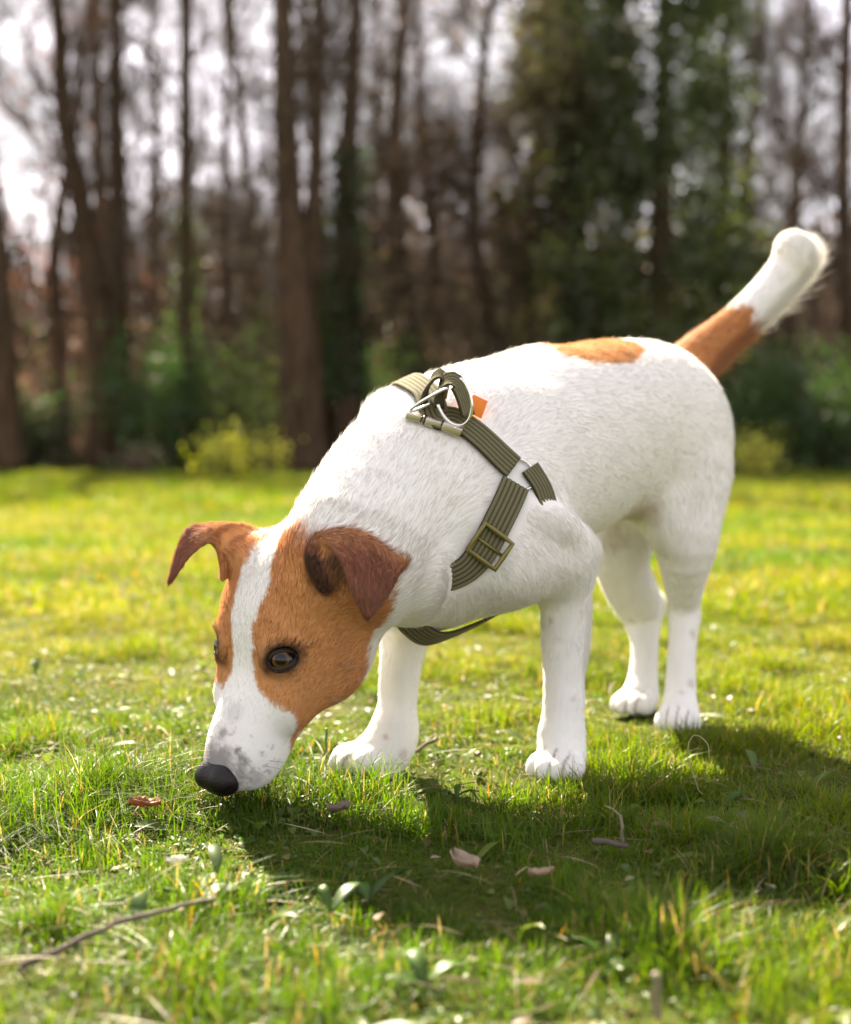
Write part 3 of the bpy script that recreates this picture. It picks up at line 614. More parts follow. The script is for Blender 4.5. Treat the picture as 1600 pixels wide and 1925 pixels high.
for t0_, t1_, th_, tl in [(.0, .27, .0026, .10), (.29, .33, .0030, .05), (.35, .63, .0028, 0), (.65, 1.0, .0030, -.12)]:
    c_ = b0+(b1-b0)*(t0_+t1_)/2; bk.append(box_mesh(c_+by*.006, [N(bx+bz*tl*.6), by, N(bz-bx*tl*.6)], (bl*(t1_-t0_)/2, .0105, th_), .0008))
hpart(mesh_np('buckle', *join(bk), MBUCK, smooth=False))
sc_, sn = hit(916, 1026); tdir = N(H(880, 1062)-H(945, 965)); tdir = N(tdir-sn*tdir.dot(sn)); sdv = np.cross(sn, tdir); sc_ = sc_+sn*.0062
bars = [tube_mesh(np.array([sc_+sdv*a*.0118+tdir*b_*.0105 for a, b_ in [(-1, -1), (-.33, -1), (.33, -1), (1, -1), (1, 0), (1, 1), (.33, 1), (-.33, 1), (-1, 1), (-1, 0)]]), .0019, 8, True),
        tube_mesh(np.array([sc_-sdv*.0125, sc_+sdv*.0125])-sn*.0012, .0012, 8)]
hpart(mesh_np('slider', *join(bars), MBRASS))
oc = TP(897, 764, .005); ox, oz = N([.80, .45, -.35]), N([.30, .1, 1]); oy = np.cross(oz, ox); oz = np.cross(ox, N(oy))
hpart(mesh_np('tag', *box_mesh(oc, [ox, N(oy), N(oz)], (.0062, .0007, .0065), .0004), MORANGE, smooth=False))

# ------------------------------------------------------------------ fur
m_ = globals().get('FURN', 380000)
rs = np.random.RandomState(5)
tri = np.concatenate([BQ[:, [0, 1, 2]], BQ[:, [0, 2, 3]]]); A_, B_, C_ = BV[tri[:, 0]], BV[tri[:, 1]], BV[tri[:, 2]]
ar = np.linalg.norm(np.cross(B_-A_, C_-A_), axis=1); vis = np.ones(len(tri))
vis *= 1+1.2*np.all([A_[:, 2] < .33, (A_-HO)@HF > -.09*HS, A_[:, 1] < .99], axis=0)         # head is seen closest
pk = rs.choice(len(tri), m_, p=ar*vis/(ar*vis).sum()); r1, r2 = rs.rand(m_), rs.rand(m_); fl = r1+r2 > 1; r1[fl], r2[fl] = 1-r1[fl], 1-r2[fl]
w0 = (1-r1-r2)[:, None]; w1_, w2 = r1[:, None], r2[:, None]; T3 = tri[pk]
root = BV[T3[:, 0]]*w0+BV[T3[:, 1]]*w1_+BV[T3[:, 2]]*w2; nr = BN[T3[:, 0]]*w0+BN[T3[:, 1]]*w1_+BN[T3[:, 2]]*w2
cmb = COMB[T3[:, 0]]*w0+COMB[T3[:, 1]]*w1_+COMB[T3[:, 2]]*w2; er = (ISEAR[T3[:, 0]][:, None]*w0+ISEAR[T3[:, 1]][:, None]*w1_+ISEAR[T3[:, 2]][:, None]*w2)[:, 0]
nr /= np.linalg.norm(nr, axis=1, keepdims=True)
nzv = np.stack([vnoise(root+7*i, 30, 1) for i in range(3)], 1)-.5; cmb = cmb+nzv*.16
cmb = cmb-nr*(cmb*nr).sum(1)[:, None]; cmb /= np.linalg.norm(cmb, axis=1, keepdims=True)+1e-9
q = (root-HO)/HS; hf = q@HF
ishead = (hf > -.07) & (np.linalg.norm(q, axis=1) < .095)
ln = np.full(m_, .0052)
ln = np.where(ishead, np.interp(hf, [-.08, -.05, .0, .04, .075], [.0055, .0040, .0030, .0022, .0013]), ln)
tl = (root[:, 0] > .27*1.0) & (root[:, 2] > .27); ta = P(1290, 700, 1.82); tt = np.linalg.norm(root-ta, axis=1)
tailm = (root[:, 2] > .29) & (((root-P(1290, 712, 1.82))@N(P(1450, 555, 1.91)-P(1290, 712, 1.82))) > 0)
under = np.clip(nr@N([.55, .45, -.6]), 0, 1)
ln = np.where(tailm, .0055+.0150*under**1.3, ln)
ln = np.where(tailm | ishead, ln, ln*np.interp(root[:, 2], [0, .03, .07, .16], [.32, .48, .70, 1]))
wth = np.linalg.norm(root-P(720, 775, 1.44), axis=1); ln = ln+.005*np.exp(-(wth/.016)**2)
fl_ = np.linalg.norm(root-P(1112, 1190, 1.45), axis=1); ln = ln+.006*np.exp(-(fl_/.03)**2)*(nr@(-DOGF) > 0)
ln = np.where(er > .5, .0034, ln)*(.75+.5*rs.rand(m_))
ang = np.radians(np.where(er > .5, 17, np.where(ishead, 11, 10))+rs.randn(m_)*5+20*tailm*under)
ang = ang+.5*np.exp(-(wth/.014)**2)
gd = (rs.rand(m_) < .035) & (root[:, 2] > .05) & ~ishead; ln = np.where(gd, ln*1.35, ln); ang = np.where(gd, ang+.22, ang)      # stray guard hairs
jit = rs.randn(m_, 3)*.09; dr = cmb*np.cos(ang)[:, None]+nr*np.sin(ang)[:, None]+jit*.6; dr /= np.linalg.norm(dr, axis=1, keepdims=True)
# shorter where straps press, none on the eyes and the nose leather
SV = np.concatenate(STRAPV)[::3]; SV = SV[[(lambda r: (v-np.array(r[0]))@np.array(r[1]) > .0003)(BODY_BVH.find_nearest(Vector(v))) for v in SV]]
from mathutils.kdtree import KDTree
kd = KDTree(len(SV))
for i, v in enumerate(SV): kd.insert(v, i)
kd.balance(); lo_, hi_ = SV.min(0)-.01, SV.max(0)+.01; near = np.where(np.all((root > lo_) & (root < hi_), axis=1))[0]
for i in near:
    if kd.find(root[i])[2] < .0048: ln[i] *= .25
keepm = np.ones(m_, bool)
for c_, n_, t1, t2 in EYES:
    d_ = root-c_; e_ = np.sqrt(((d_@t1)/.0098)**2+((d_@t2)/.0078)**2+(np.maximum(0, -(d_@n_))/.02)**2); keepm &= ~((e_ < 1) & (d_@n_ > -.003) & (np.linalg.norm(d_, axis=1) < .016))
keepm &= ~(np.linalg.norm((root-hp(.077, 0, -.011))/1, axis=1) < .0145)
keepm &= ~((root[:, 2] < .001))
root, nr, dr, ln, er, cmb = root[keepm], nr[keepm], dr[keepm], ln[keepm], er[keepm], cmb[keepm]; m_ = len(root)
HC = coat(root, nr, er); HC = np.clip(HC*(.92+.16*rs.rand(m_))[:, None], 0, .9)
K = 4; t = np.linspace(0, 1, K)[None, :, None]
pts = root[:, None]-nr[:, None]*.0003+dr[:, None]*ln[:, None, None]*t+(cmb-nr*.25)[:, None]*(ln[:, None, None]*.35)*t**2
hc = bpy.data.hair_curves.new('fur'); hc.add_curves([K]*m_)
hc.points.foreach_set('position', (pts-np.array(DOG0)*0).astype(np.float32).ravel())
rad = np.tile(np.array([.00009, .00009, .00006, .00002]), m_)
if 'radius' not in hc.attributes: hc.attributes.new('radius', 'FLOAT', 'POINT')
hc.attributes['radius'].data.foreach_set('value', rad.astype(np.float32))
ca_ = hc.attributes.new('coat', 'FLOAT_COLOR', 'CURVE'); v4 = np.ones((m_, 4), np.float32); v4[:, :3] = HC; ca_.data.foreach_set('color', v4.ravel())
hc.materials.append(MHAIR); fur = bpy.data.objects.new('fur', hc); COL.objects.link(fur); adopt(fur)
# whiskers
MWHISK = simple_mat('whisker', (.35, .30, .26), .4)
for x, y, dx, dy in [(388, 1400, -30, -12), (384, 1412, -34, -4), (382, 1425, -36, 4), (386, 1385, -22, -26), (384, 1438, -34, 10), (508, 1430, 60, 14), (500, 1440, 66, 26), (620, 1310, 45, 22), (640, 1253, 70, -4), (618, 1312, 70, 50), (480, 1450, 40, 40)]:
    h_, hn = hit(x, y)
    if h_ is None: h_, hn = hit(x+12, y)
    if h_ is None: continue
    Y_ = h_[1]/KD; e1 = P(x+dx*.5, y+dy*.3, Y_-.02); e2 = P(x+dx, y+dy, Y_-.03); C = cr([h_, e1, e2], np.linspace(0, 1, 12)); adopt(mesh_np('whisker', *tube_mesh(C, np.linspace(.00022, .00005, 12), 5), MWHISK))
# ------------------------------------------------------------------ ground and lawn
rs = np.random.RandomState(11)
def gz(x, y): p = np.stack([x, y, x*0], -1); return (vnoise(p, 9, 2)-.5)*.010*sstep(0, .1, np.hypot(x, y))-.003
def px2w(px, py): Y = FPX*CAMH/(py-HOR); return (px-800)/FPX*Y, Y
gy = np.concatenate([np.arange(-3, .4, .2), np.arange(.4, 3, .02), np.geomspace(3, 420, 60)]); gx = np.concatenate([-np.geomspace(420, 1.6, 34), np.arange(-1.5, 1.51, .03), np.geomspace(1.6, 420, 34)])
GX, GY = np.meshgrid(gx, gy); GZ = gz(GX, GY); nx, ny = len(gx), len(gy)
i = np.arange(ny-1)[:, None]*nx; j = np.arange(nx-1)[None]; Q = np.stack([i+j, i+j+1, i+nx+j+1, i+nx+j], 2).reshape(-1, 4)
m, n, l = new_mat('soil_and_moss'); MG = m
p = n.new('ShaderNodeBsdfPrincipled'); o = n.new('ShaderNodeOutputMaterial'); tc = n.new('ShaderNodeTexCoord')
n1 = n.new('ShaderNodeTexNoise'); n1.inputs['Scale'].default_value = 26; n1.inputs['Detail'].default_value = 6; n2 = n.new('ShaderNodeTexNoise'); n2.inputs['Scale'].default_value = 3.1; n2.inputs['Detail'].default_value = 4
r1 = n.new('ShaderNodeValToRGB'); e = r1.color_ramp.elements; e[0].position = .34; e[0].color = (.036, .026, .014, 1); e[1].position = .62; e[1].color = (.030, .042, .009, 1); x = e.new(.48); x.color = (.040, .034, .014, 1)
r2 = n.new('ShaderNodeValToRGB'); e = r2.color_ramp.elements; e[0].color = (.045, .070, .008, 1); e[1].color = (.095, .105, .010, 1); e[0].position = .35; e[1].position = .65
mx = n.new('ShaderNodeMix'); mx.data_type = 'RGBA'; mx.inputs[0].default_value = .45
for q in (n1, n2): l.new(tc.outputs['Object'], q.inputs['Vector'])
l.new(n1.outputs[0], r1.inputs[0]); l.new(n2.outputs[0], r2.inputs[0]); l.new(r1.outputs[0], mx.inputs[6]); l.new(r2.outputs[0], mx.inputs[7]); l.new(mx.outputs[2], p.inputs['Base Color'])
bp = n.new('ShaderNodeBump'); bp.inputs['Strength'].default_value = .8; bp.inputs['Distance'].default_value = .01; l.new(n1.outputs[0], bp.inputs['Height']); l.new(bp.outputs[0], p.inputs['Normal'])
p.inputs['Roughness'].default_value = 1; p.inputs['Specular IOR Level'].default_value = .05; l.new(p.outputs[0], o.inputs[0])
tag(mesh_np('ground', np.stack([GX, GY, GZ], -1).reshape(-1, 3), Q.ravel(), np.full(len(Q), 4), MG), kind='structure')

def leaf_mat(name, trans=.45, gloss=.06, rough=.35):
    m, n, l = new_mat(name); at = n.new('ShaderNodeAttribute'); at.attribute_name = 'tint'; o = n.new('ShaderNodeOutputMaterial')
    d_, t_, g_, a_, b_ = n.new('ShaderNodeBsdfDiffuse'), n.new('ShaderNodeBsdfTranslucent'), n.new('ShaderNodeBsdfGlossy'), n.new('ShaderNodeMixShader'), n.new('ShaderNodeMixShader')
    hs = n.new('ShaderNodeHueSaturation'); hs.inputs['Value'].default_value = 1.7; hs.inputs['Saturation'].default_value = 1.1; l.new(at.outputs['Color'], hs.inputs['Color'])
    l.new(at.outputs['Color'], d_.inputs[0]); l.new(hs.outputs[0], t_.inputs[0]); a_.inputs[0].default_value = trans; b_.inputs[0].default_value = gloss; g_.inputs['Roughness'].default_value = rough
    l.new(d_.outputs[0], a_.inputs[1]); l.new(t_.outputs[0], a_.inputs[2]); l.new(a_.outputs[0], b_.inputs[1]); l.new(g_.outputs[0], b_.inputs[2]); l.new(b_.outputs[0], o.inputs[0]); return m
MGRASS = leaf_mat('grass_blade', .52, .018, .35); MLEAF = leaf_mat('leaf', .35, .025, .4)
def blades(x, y, h, wd, az, bend, col, seg=3, curl=1.0, z0=None):
    n_ = len(x); t = np.linspace(0, 1, seg+1); z0 = gz(x, y) if z0 is None else z0
    bx, by = np.cos(az), np.sin(az); R_ = bend[:, None]*t[None]**1.7*h[:, None]; Zz = h[:, None]*t[None]*(1-.42*np.minimum(bend, 1.6)[:, None]*t[None]**1.5)
    cx = x[:, None]+bx[:, None]*R_; cy = y[:, None]+by[:, None]*R_; cz = z0[:, None]+Zz-.002
    fa = az+math.pi/2+rs.uniform(-.9, .9, n_); wv = wd[:, None]*np.array([1-(k/seg)**1.6 for k in range(seg+1)])[None]*.5
    L_ = np.stack([cx-np.cos(fa)[:, None]*wv, cy-np.sin(fa)[:, None]*wv, cz], 2); R2 = np.stack([cx+np.cos(fa)[:, None]*wv, cy+np.sin(fa)[:, None]*wv, cz], 2)
    V = np.empty((n_, 2*seg+1, 3)); V[:, 0:2*seg:2] = L_[:, :seg]; V[:, 1:2*seg:2] = R2[:, :seg]; V[:, 2*seg] = (L_[:, seg]+R2[:, seg])/2
    b = (np.arange(n_)*(2*seg+1))[:, None]; qs = np.concatenate([b+np.array([2*k, 2*k+1, 2*k+3, 2*k+2])[None] for k in range(seg-1)], 1).reshape(-1, 4) if seg > 1 else np.zeros((0, 4), int)
    tr_ = (b+np.array([2*seg-2, 2*seg-1, 2*seg])[None])
    F = np.concatenate([qs.ravel(), tr_.ravel()]); LT = np.concatenate([np.full(len(qs), 4), np.full(n_, 3)])
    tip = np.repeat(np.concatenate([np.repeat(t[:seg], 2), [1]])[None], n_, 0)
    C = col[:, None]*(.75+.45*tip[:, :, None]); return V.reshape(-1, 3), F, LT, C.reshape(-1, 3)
def grass(name, n_, y0, y1, dens_fn, hfn, wfn, seg, lab=None, power=1.0):
    u = rs.rand(n_); y = y0+(y1-y0)*u**power; half = (.33 if y1 < 2.5 else .52)*y+.25+.05*(y1-y0)*.1; x = rs.uniform(-1, 1, n_)*half
    k = rs.rand(n_) < dens_fn(x, y); x, y = x[k], y[k]; n_ = len(x)
    p = np.stack([x, y, x*0], 1); a = vnoise(p, 5.5, 2); b = vnoise(p+31, 2.2, 2); r = rs.rand(n_)
    fresh = np.array([.064, .118, .007]); yel = np.array([.138, .152, .007]); dark = np.array([.040, .072, .007]); straw = np.array([.28, .20, .075])
    t = np.clip((b-.5)*2.6+.5+(r-.5)*.7, 0, 1)[:, None]; col = fresh*(1-t)+yel*t; dk = (sstep(.45, .2, a)*.7)[:, None]; col = col*(1-dk)+dark*dk
    s_ = (rs.rand(n_) < .07+.08*(b > .55))[:, None]; col = np.where(s_, straw*(.6+.6*rs.rand(n_)[:, None]), col); og = (rs.rand(n_) < .008)[:, None]; col = np.where(og, np.array([.30, .16, .03]), col)
    h = hfn(x, y, a, b)*(.55+.7*rs.rand(n_)); w_ = wfn(n_, y); az = rs.uniform(0, 2*math.pi, n_)+vnoise(p+9, 7, 1)*3
    return blades(x, y, h, w_, az, rs.gamma(2.0, .40, n_), col, seg)
BARE = [(900, 1475, .045), (850, 1500, .025), (960, 1462, .03), (620, 1330, .04), (250, 1560, .02), (1520, 1480, .03), (880, 1310, .08), (1180, 1680, .018), (1380, 1720, .02), (700, 1790, .018)]
TUFT = [(900, 1580, .06, 1.35), (1000, 1600, .06, 1.3), (820, 1650, .05, 1.25), (1180, 1600, .05, 1.3), (1250, 1560, .05, 1.35), (700, 1660, .05, 1.2), (1250, 1800, .05, 1.3), (300, 1500, .07, 1.5), (130, 1520, .07, 1.5), (470, 1540, .05, 1.35), (120, 1730, .07, 1.6), (330, 1740, .06, 1.5), (1400, 1640, .05, 1.7), (1320, 1480, .06, 1.5), (1480, 1500, .05, 1.4), (1080, 1530, .05, 1.3), (780, 1580, .07, 1.2), (600, 1530, .05, 1.3), (980, 1840, .04, 1.3), (430, 1880, .05, 1.4), (740, 1520, .05, 1.25)]
def blob(x, y, L_):
    out = np.zeros(len(x))
    for q in L_: X, Y = px2w(q[0], q[1]); out = np.maximum(out, np.exp(-(((x-X)**2+((y-Y)*.8)**2)/q[2]**2))*(q[3] if len(q) > 3 else 1))
    return out
def dn(x, y): p = np.stack([x, y, x*0], 1); return np.clip(.30+.80*sstep(.36, .60, .55*vnoise(p+3, 11, 2)+.45*vnoise(p+13, 34, 2)), 0, 1)*np.clip(1-.75*blob(x, y, BARE)+.5*blob(x, y, TUFT), 0, 1)*(1-.6*(((x-.0)**2+(y-1.04)**2) < .008))
def hn(x, y, a, b):
    pw = np.ones(len(x))
    for c_, f_, s_, sp_ in PAW: pw = np.minimum(pw, 1-.5*np.exp(-((x-c_[0])**2+(y-c_[1]+.01)**2)/.035**2))
    nz_ = hp(.06, 0, -.02); pw = np.minimum(pw, 1-.62*np.exp(-(((x-nz_[0]-.01)/.045)**2+((y-nz_[1]+.035)/.05)**2)))
    return (.008+.025*sstep(.38, .75, .6*vnoise(np.stack([x, y, x*0], 1)+5, 9, 2)+.4*vnoise(np.stack([x, y, x*0], 1)+15, 27, 2)))*(.72+.28*sstep(.6, .95, y))*(1+.55*blob(x, y, TUFT))*(1-.5*blob(x, y, BARE))*pw
NB = globals().get('NB', 1.0)
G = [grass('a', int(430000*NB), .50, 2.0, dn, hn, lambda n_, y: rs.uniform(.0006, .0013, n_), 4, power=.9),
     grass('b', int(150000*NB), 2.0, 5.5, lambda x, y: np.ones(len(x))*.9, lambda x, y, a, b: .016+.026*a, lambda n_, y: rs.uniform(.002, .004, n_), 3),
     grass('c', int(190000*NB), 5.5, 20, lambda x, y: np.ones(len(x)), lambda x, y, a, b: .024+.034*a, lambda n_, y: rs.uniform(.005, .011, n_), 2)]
def merge(parts):
    V, F, LT, C, o_ = [], [], [], [], 0
    for v, f, lt, c in parts: V.append(v); F.append(f+o_); LT.append(lt); C.append(c); o_ += len(v)
    return np.concatenate(V), np.concatenate(F), np.concatenate(LT), np.concatenate(C)
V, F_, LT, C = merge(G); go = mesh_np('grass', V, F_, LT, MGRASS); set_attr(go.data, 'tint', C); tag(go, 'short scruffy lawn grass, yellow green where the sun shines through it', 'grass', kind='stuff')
# broad little leaves between the blades: lobed cards with a folded midrib
def lances(x, y, L_, W_, az, rise, col, z=None, k=5):
    n_ = len(x); t = np.linspace(0, 1, k+1); z0 = gz(x, y) if z is None else z
    w = np.sin(np.pi*np.clip(t*.92+.06, 0, 1))**.8; w[-1] = .02; d = np.stack([np.cos(az), np.sin(az)], 1); s = np.stack([-np.sin(az), np.cos(az)], 1)
    roll = rs.uniform(-.5, .5, n_)
    r = L_[:, None]*(t[None]*np.cos(rise)[:, None]); zz = z0[:, None]+L_[:, None]*np.sin(rise)[:, None]*(t-.55*t**2.2)[None]*1.3+.001
    V = np.empty((n_, 3*(k+1), 3))
    for a, sg in enumerate((-1, 0, 1)):
        ww = W_[:, None]*w[None]*.5*sg
        V[:, a::3, 0] = x[:, None]+d[:, 0:1]*r+s[:, 0:1]*ww; V[:, a::3, 1] = y[:, None]+d[:, 1:2]*r+s[:, 1:2]*ww; V[:, a::3, 2] = zz+np.abs(ww)*.35+ww*roll[:, None]
    b = (np.arange(n_)*3*(k+1))[:, None]; Q = np.concatenate([b+np.array([3*i+a, 3*i+a+1, 3*i+a+4, 3*i+a+3])[None] for i in range(k) for a in (0, 1)], 1)
    C = np.repeat(col[:, None], 3*(k+1), 1); C[:, 1::3] *= 1.25; return V.reshape(-1, 3), Q.ravel(), np.full(len(Q.ravel())//4, 4), C.reshape(-1, 3)
n_ = int(15000*NB); y = rs.uniform(.5, 2.2, n_); x = rs.uniform(-1, 1, n_)*(.33*y+.2); keep_ = rs.rand(n_) < .3+.7*sstep(.45, .6, vnoise(np.stack([x, y, x*0], 1)+50, 8, 2)); x, y = x[keep_], y[keep_]; n_ = len(x)
r = rs.rand(n_)[:, None]; col = np.array([.045, .085, .018])*(1-r)+np.array([.10, .125, .022])*r
big = rs.rand(n_) < .05
A1 = lances(x, y, np.where(big, rs.uniform(.018, .034, n_), rs.uniform(.004, .010, n_)), np.where(big, rs.uniform(.005, .009, n_), rs.uniform(.003, .006, n_)), rs.uniform(0, 6.28, n_), rs.uniform(.05, .9, n_), col)
V, F_, LT, C = A1; o = mesh_np('ground_cover', V, F_, LT, MLEAF); set_attr(o.data, 'tint', C); tag(o, 'small broad weed leaves and clover growing low between the grass blades', 'weeds', kind='stuff')
# dry litter: curled scraps, stalks and crumbs
n_ = 4800; y = rs.uniform(.5, 2.4, n_); x = rs.uniform(-1, 1, n_)*(.33*y+.2); k_ = rs.rand(n_) < .55+blob(x, y, BARE); x, y = x[k_], y[k_]; n_ = len(x); r = rs.rand(n_)[:, None]
col = np.where(rs.rand(n_)[:, None] < .15, np.array([.26, .21, .13]), np.array([.07, .045, .024])*(1-r)+np.array([.18, .135, .07])*r)
stalk = rs.rand(n_) < .84
A2 = lances(x, y, np.where(stalk, rs.uniform(.012, .04, n_), rs.uniform(.004, .011, n_)), np.where(stalk, rs.uniform(.0006, .0012, n_), rs.uniform(.003, .007, n_)), rs.uniform(0, 6.28, n_), rs.uniform(-.05, .35, n_), col, z=gz(x, y)+rs.uniform(.001, .011, n_))
V, F_, LT, C = A2; o = mesh_np('dry_litter', V, F_, LT, MLEAF); set_attr(o.data, 'tint', C); tag(o, 'dry brown scraps of leaves and stalks lying on the soil between the grass', 'litter', kind='stuff')

# ------------------------------------------------------------------ sticks, leaves, weeds one can point at
MSTICK = simple_mat('dead_twig', (.085, .062, .045), .85); MPALE = simple_mat('bleached_twig', (.26, .21, .15), .8)
def stick(pts, r0, r1, mat, label, side=None, cat='twig', name='twig', group=None):
    C = cr(np.array([[*q] for q in pts]), np.linspace(0, 1, 40)); C += (np.stack([vnoise(C+i*5, 90, 2) for i in range(3)], 1)-.5)*.004
    r = np.linspace(r0, r1, 40)*(1+.3*(vnoise(C, 200, 1)-.5)); parts = [tube_mesh(C, r, 8)]
    for (a, d, ln) in (side or []): c = C[int(a*39)]; parts.append(tube_mesh(np.array([c, c+np.array(d)*ln*.5+[0, 0, .001], c+np.array(d)*ln]), [r0*.6, r0*.5, r0*.3], 6))
    o = mesh_np(name, *join(parts), mat); c0 = C.mean(0); o.data.transform(Matrix.Translation(-Vector(c0))); o.location = c0; return tag(o, label, cat, group)
def G3(px, py, z): X, Y = (px-800)/FPX, None; Yy = FPX*(CAMH-z)/(py-HOR); return np.array([(px-800)/FPX*Yy, Yy, z])
stick([G3(28, 1828, .005), G3(110, 1790, .012), G3(210, 1745, .017), G3(300, 1722, .018), G3(400, 1698, .014)], .0017, .0010, MSTICK, 'long thin dead twig lying across the grass in the left foreground', [(.05, (-.3, -.5, -.3), .008), (.5, (.2, .9, .3), .006)], cat='twig')
stick([G3(1118, 1588, .010), G3(1145, 1590, .011), G3(1182, 1600, .010)], .0019, .0016, MSTICK, 'short dark twig lying flat under an upright pale stalk', cat='twig')
stick([G3(1172, 1540, .030), G3(1173, 1570, .020), G3(1171, 1606, .006)], .0008, .0009, MPALE, 'short pale stalk standing across the dark twig', [(.02, (-.7, .3, .4), .012)], cat='stalk', name='stalk')
stick([G3(820, 1390, .012), G3(805, 1402, .010), G3(782, 1415, .006)], .0016, .0012, MSTICK, 'short dark twig on the soil between the front paws', cat='twig')
stick([G3(1260, 1725, .006), G3(1310, 1705, .012), G3(1355, 1690, .014)], .0012, .0010, MPALE, 'pale broken twig lying right of centre in the foreground', cat='twig')
stick([G3(1240, 1925, .002), G3(1243, 1880, .014), G3(1240, 1850, .024)], .0018, .0016, MPALE, 'pale upright stub poking up at the bottom edge', cat='stalk', name='stalk')
MST = simple_mat('green_stem', (.10, .17, .03), .6)
stick([G3(612, 1488, .000), G3(611, 1430, .016), G3(615, 1375, .034)], .0009, .0011, MST, 'single upright green stem beside the stepping front paw', cat='stem', name='grass_stem')
stick([G3(1325, 1500, .006), G3(1305, 1455, .022), G3(1297, 1415, .036), G3(1312, 1388, .045), G3(1335, 1405, .040), G3(1340, 1440, .028)], .0004, .00035, simple_mat('dry_stem', (.26, .24, .09), .6), 'thin curling dry stem in front of the hind paws', cat='stem', name='grass_stem')
def dry_leaf(px, py, size, col, label):
    c = G3(px, py, .012); nu, nv = 12, 8; U, W = np.meshgrid(np.linspace(-1, 1, nu), np.linspace(-1, 1, nv), indexing='ij'); wd = np.sqrt(np.maximum(1-U**2, .02))*.55
    wig = (vnoise(np.stack([U*2+px, W*2, U*0], -1), 1.3, 2)-.5); a = rs.uniform(0, 3)
    X = U*size; Y = W*wd*size; Z = (W**2*.35+wig*.6+.12*U**2)*size; R_ = np.stack([X*math.cos(a)-Y*math.sin(a), X*math.sin(a)+Y*math.cos(a), Z], -1).reshape(-1, 3)
    i = np.arange(nu-1)[:, None]*nv; j = np.arange(nv-1)[None]; Q = np.stack([i+j, i+nv+j, i+nv+j+1, i+j+1], 2).reshape(-1, 4)
    o = mesh_np('dry_leaf', R_, Q.ravel(), np.full(len(Q), 4), MLEAF); o.location = c; t_ = .7+.5*vnoise(R_, 500, 2)[:, None]; set_attr(o.data, 'tint', np.array(col)*t_)
    sm = o.modifiers.new('thickness', 'SOLIDIFY'); sm.thickness = .0003; return tag(o, label, 'dry leaf')
dry_leaf(268, 1520, .010, (.20, .095, .045), 'small orange brown dry leaf in the tall grass left of the nose')
dry_leaf(875, 1632, .011, (.40, .31, .23), 'crumpled pale pinkish dry leaf in the grass below the dog')
dry_leaf(635, 1527, .008, (.22, .17, .13), 'small grey brown dry leaf in the grass below the muzzle')
dry_leaf(328, 1628, .006, (.42, .42, .36), 'small whitish dry leaf catching the light in the left foreground')
dry_leaf(1020, 1650, .007, (.40, .30, .20), 'tiny tan dry leaf in the grass right of the crumpled one')
def weed(px, py, spec, label):
    spec = [(a, L_*.55, W_*.65, r_*.7, (c_[0]*.55, c_[1]*.72, c_[2]*.3)) for a, L_, W_, r_, c_ in spec]
    X, Y = px2w(px, py); e = empty('weed_plant', (X, Y, 0), label, 'weed plant')
    for az, L_, W_, rise, col in spec:
        V, F_, LT, C = lances(np.array([0.]), np.array([0.]), np.array([L_]), np.array([W_]), np.array([az]), np.array([rise]), np.array([col]), z=np.array([.002]), k=9)
        o = mesh_np('leaf', V, F_, LT, MLEAF, parent=e); set_attr(o.data, 'tint', C); s_ = o.modifiers.new('thickness', 'SOLIDIFY'); s_.thickness = .0003
gA, gB, gC = (.05, .09, .03), (.09, .14, .03), (.08, .11, .06)
weed(620, 1740, [(2.1, .040, .008, 1.25, gB), (1.0, .055, .012, .75, gC), (3.4, .030, .008, .5, gA)], 'broad leaved weed with upright lance shaped leaves, foreground centre left')
weed(690, 1715, [(.75, .060, .013, .80, gC), (2.6, .034, .010, .4, gA), (1.9, .030, .009, .9, gB)], 'weed with one long grey green leaf leaning right, foreground centre')
weed(360, 1712, [(.35, .050, .014, .25, gC), (2.9, .045, .013, .35, gC), (1.3, .040, .011, .45, gA), (5.6, .036, .011, .2, gC)], 'flat rosette of grey green leaves beside the long twig')
weed(860, 1512, [(3.0, .030, .009, .35, gB), (.3, .026, .008, .6, gB), (1.5, .026, .007, 1.1, gB), (4.6, .02, .007, .3, gA)], 'bright green broad leaved weed on the bare soil between the front paws')
weed(1470, 1660, [(.2, .036, .009, .3, gA), (2.2, .030, .008, .8, gB), (3.9, .030, .008, .2, gC)], 'small dark leaved weed at the right side of the foreground')
weed(1150, 1830, [(1.2, .040, .011, .7, gC), (2.5, .045, .012, .6, gA), (.1, .040, .011, .4, gC), (5., .03, .01, .1, gB)], 'blurred broad leaved weed in the near foreground right of centre')
weed(800, 1880, [(2.0, .045, .012, .9, gB), (.6, .040, .011, .7, gB), (3.3, .035, .010, .5, gA)], 'bright green weed at the bottom of the foreground, centre')

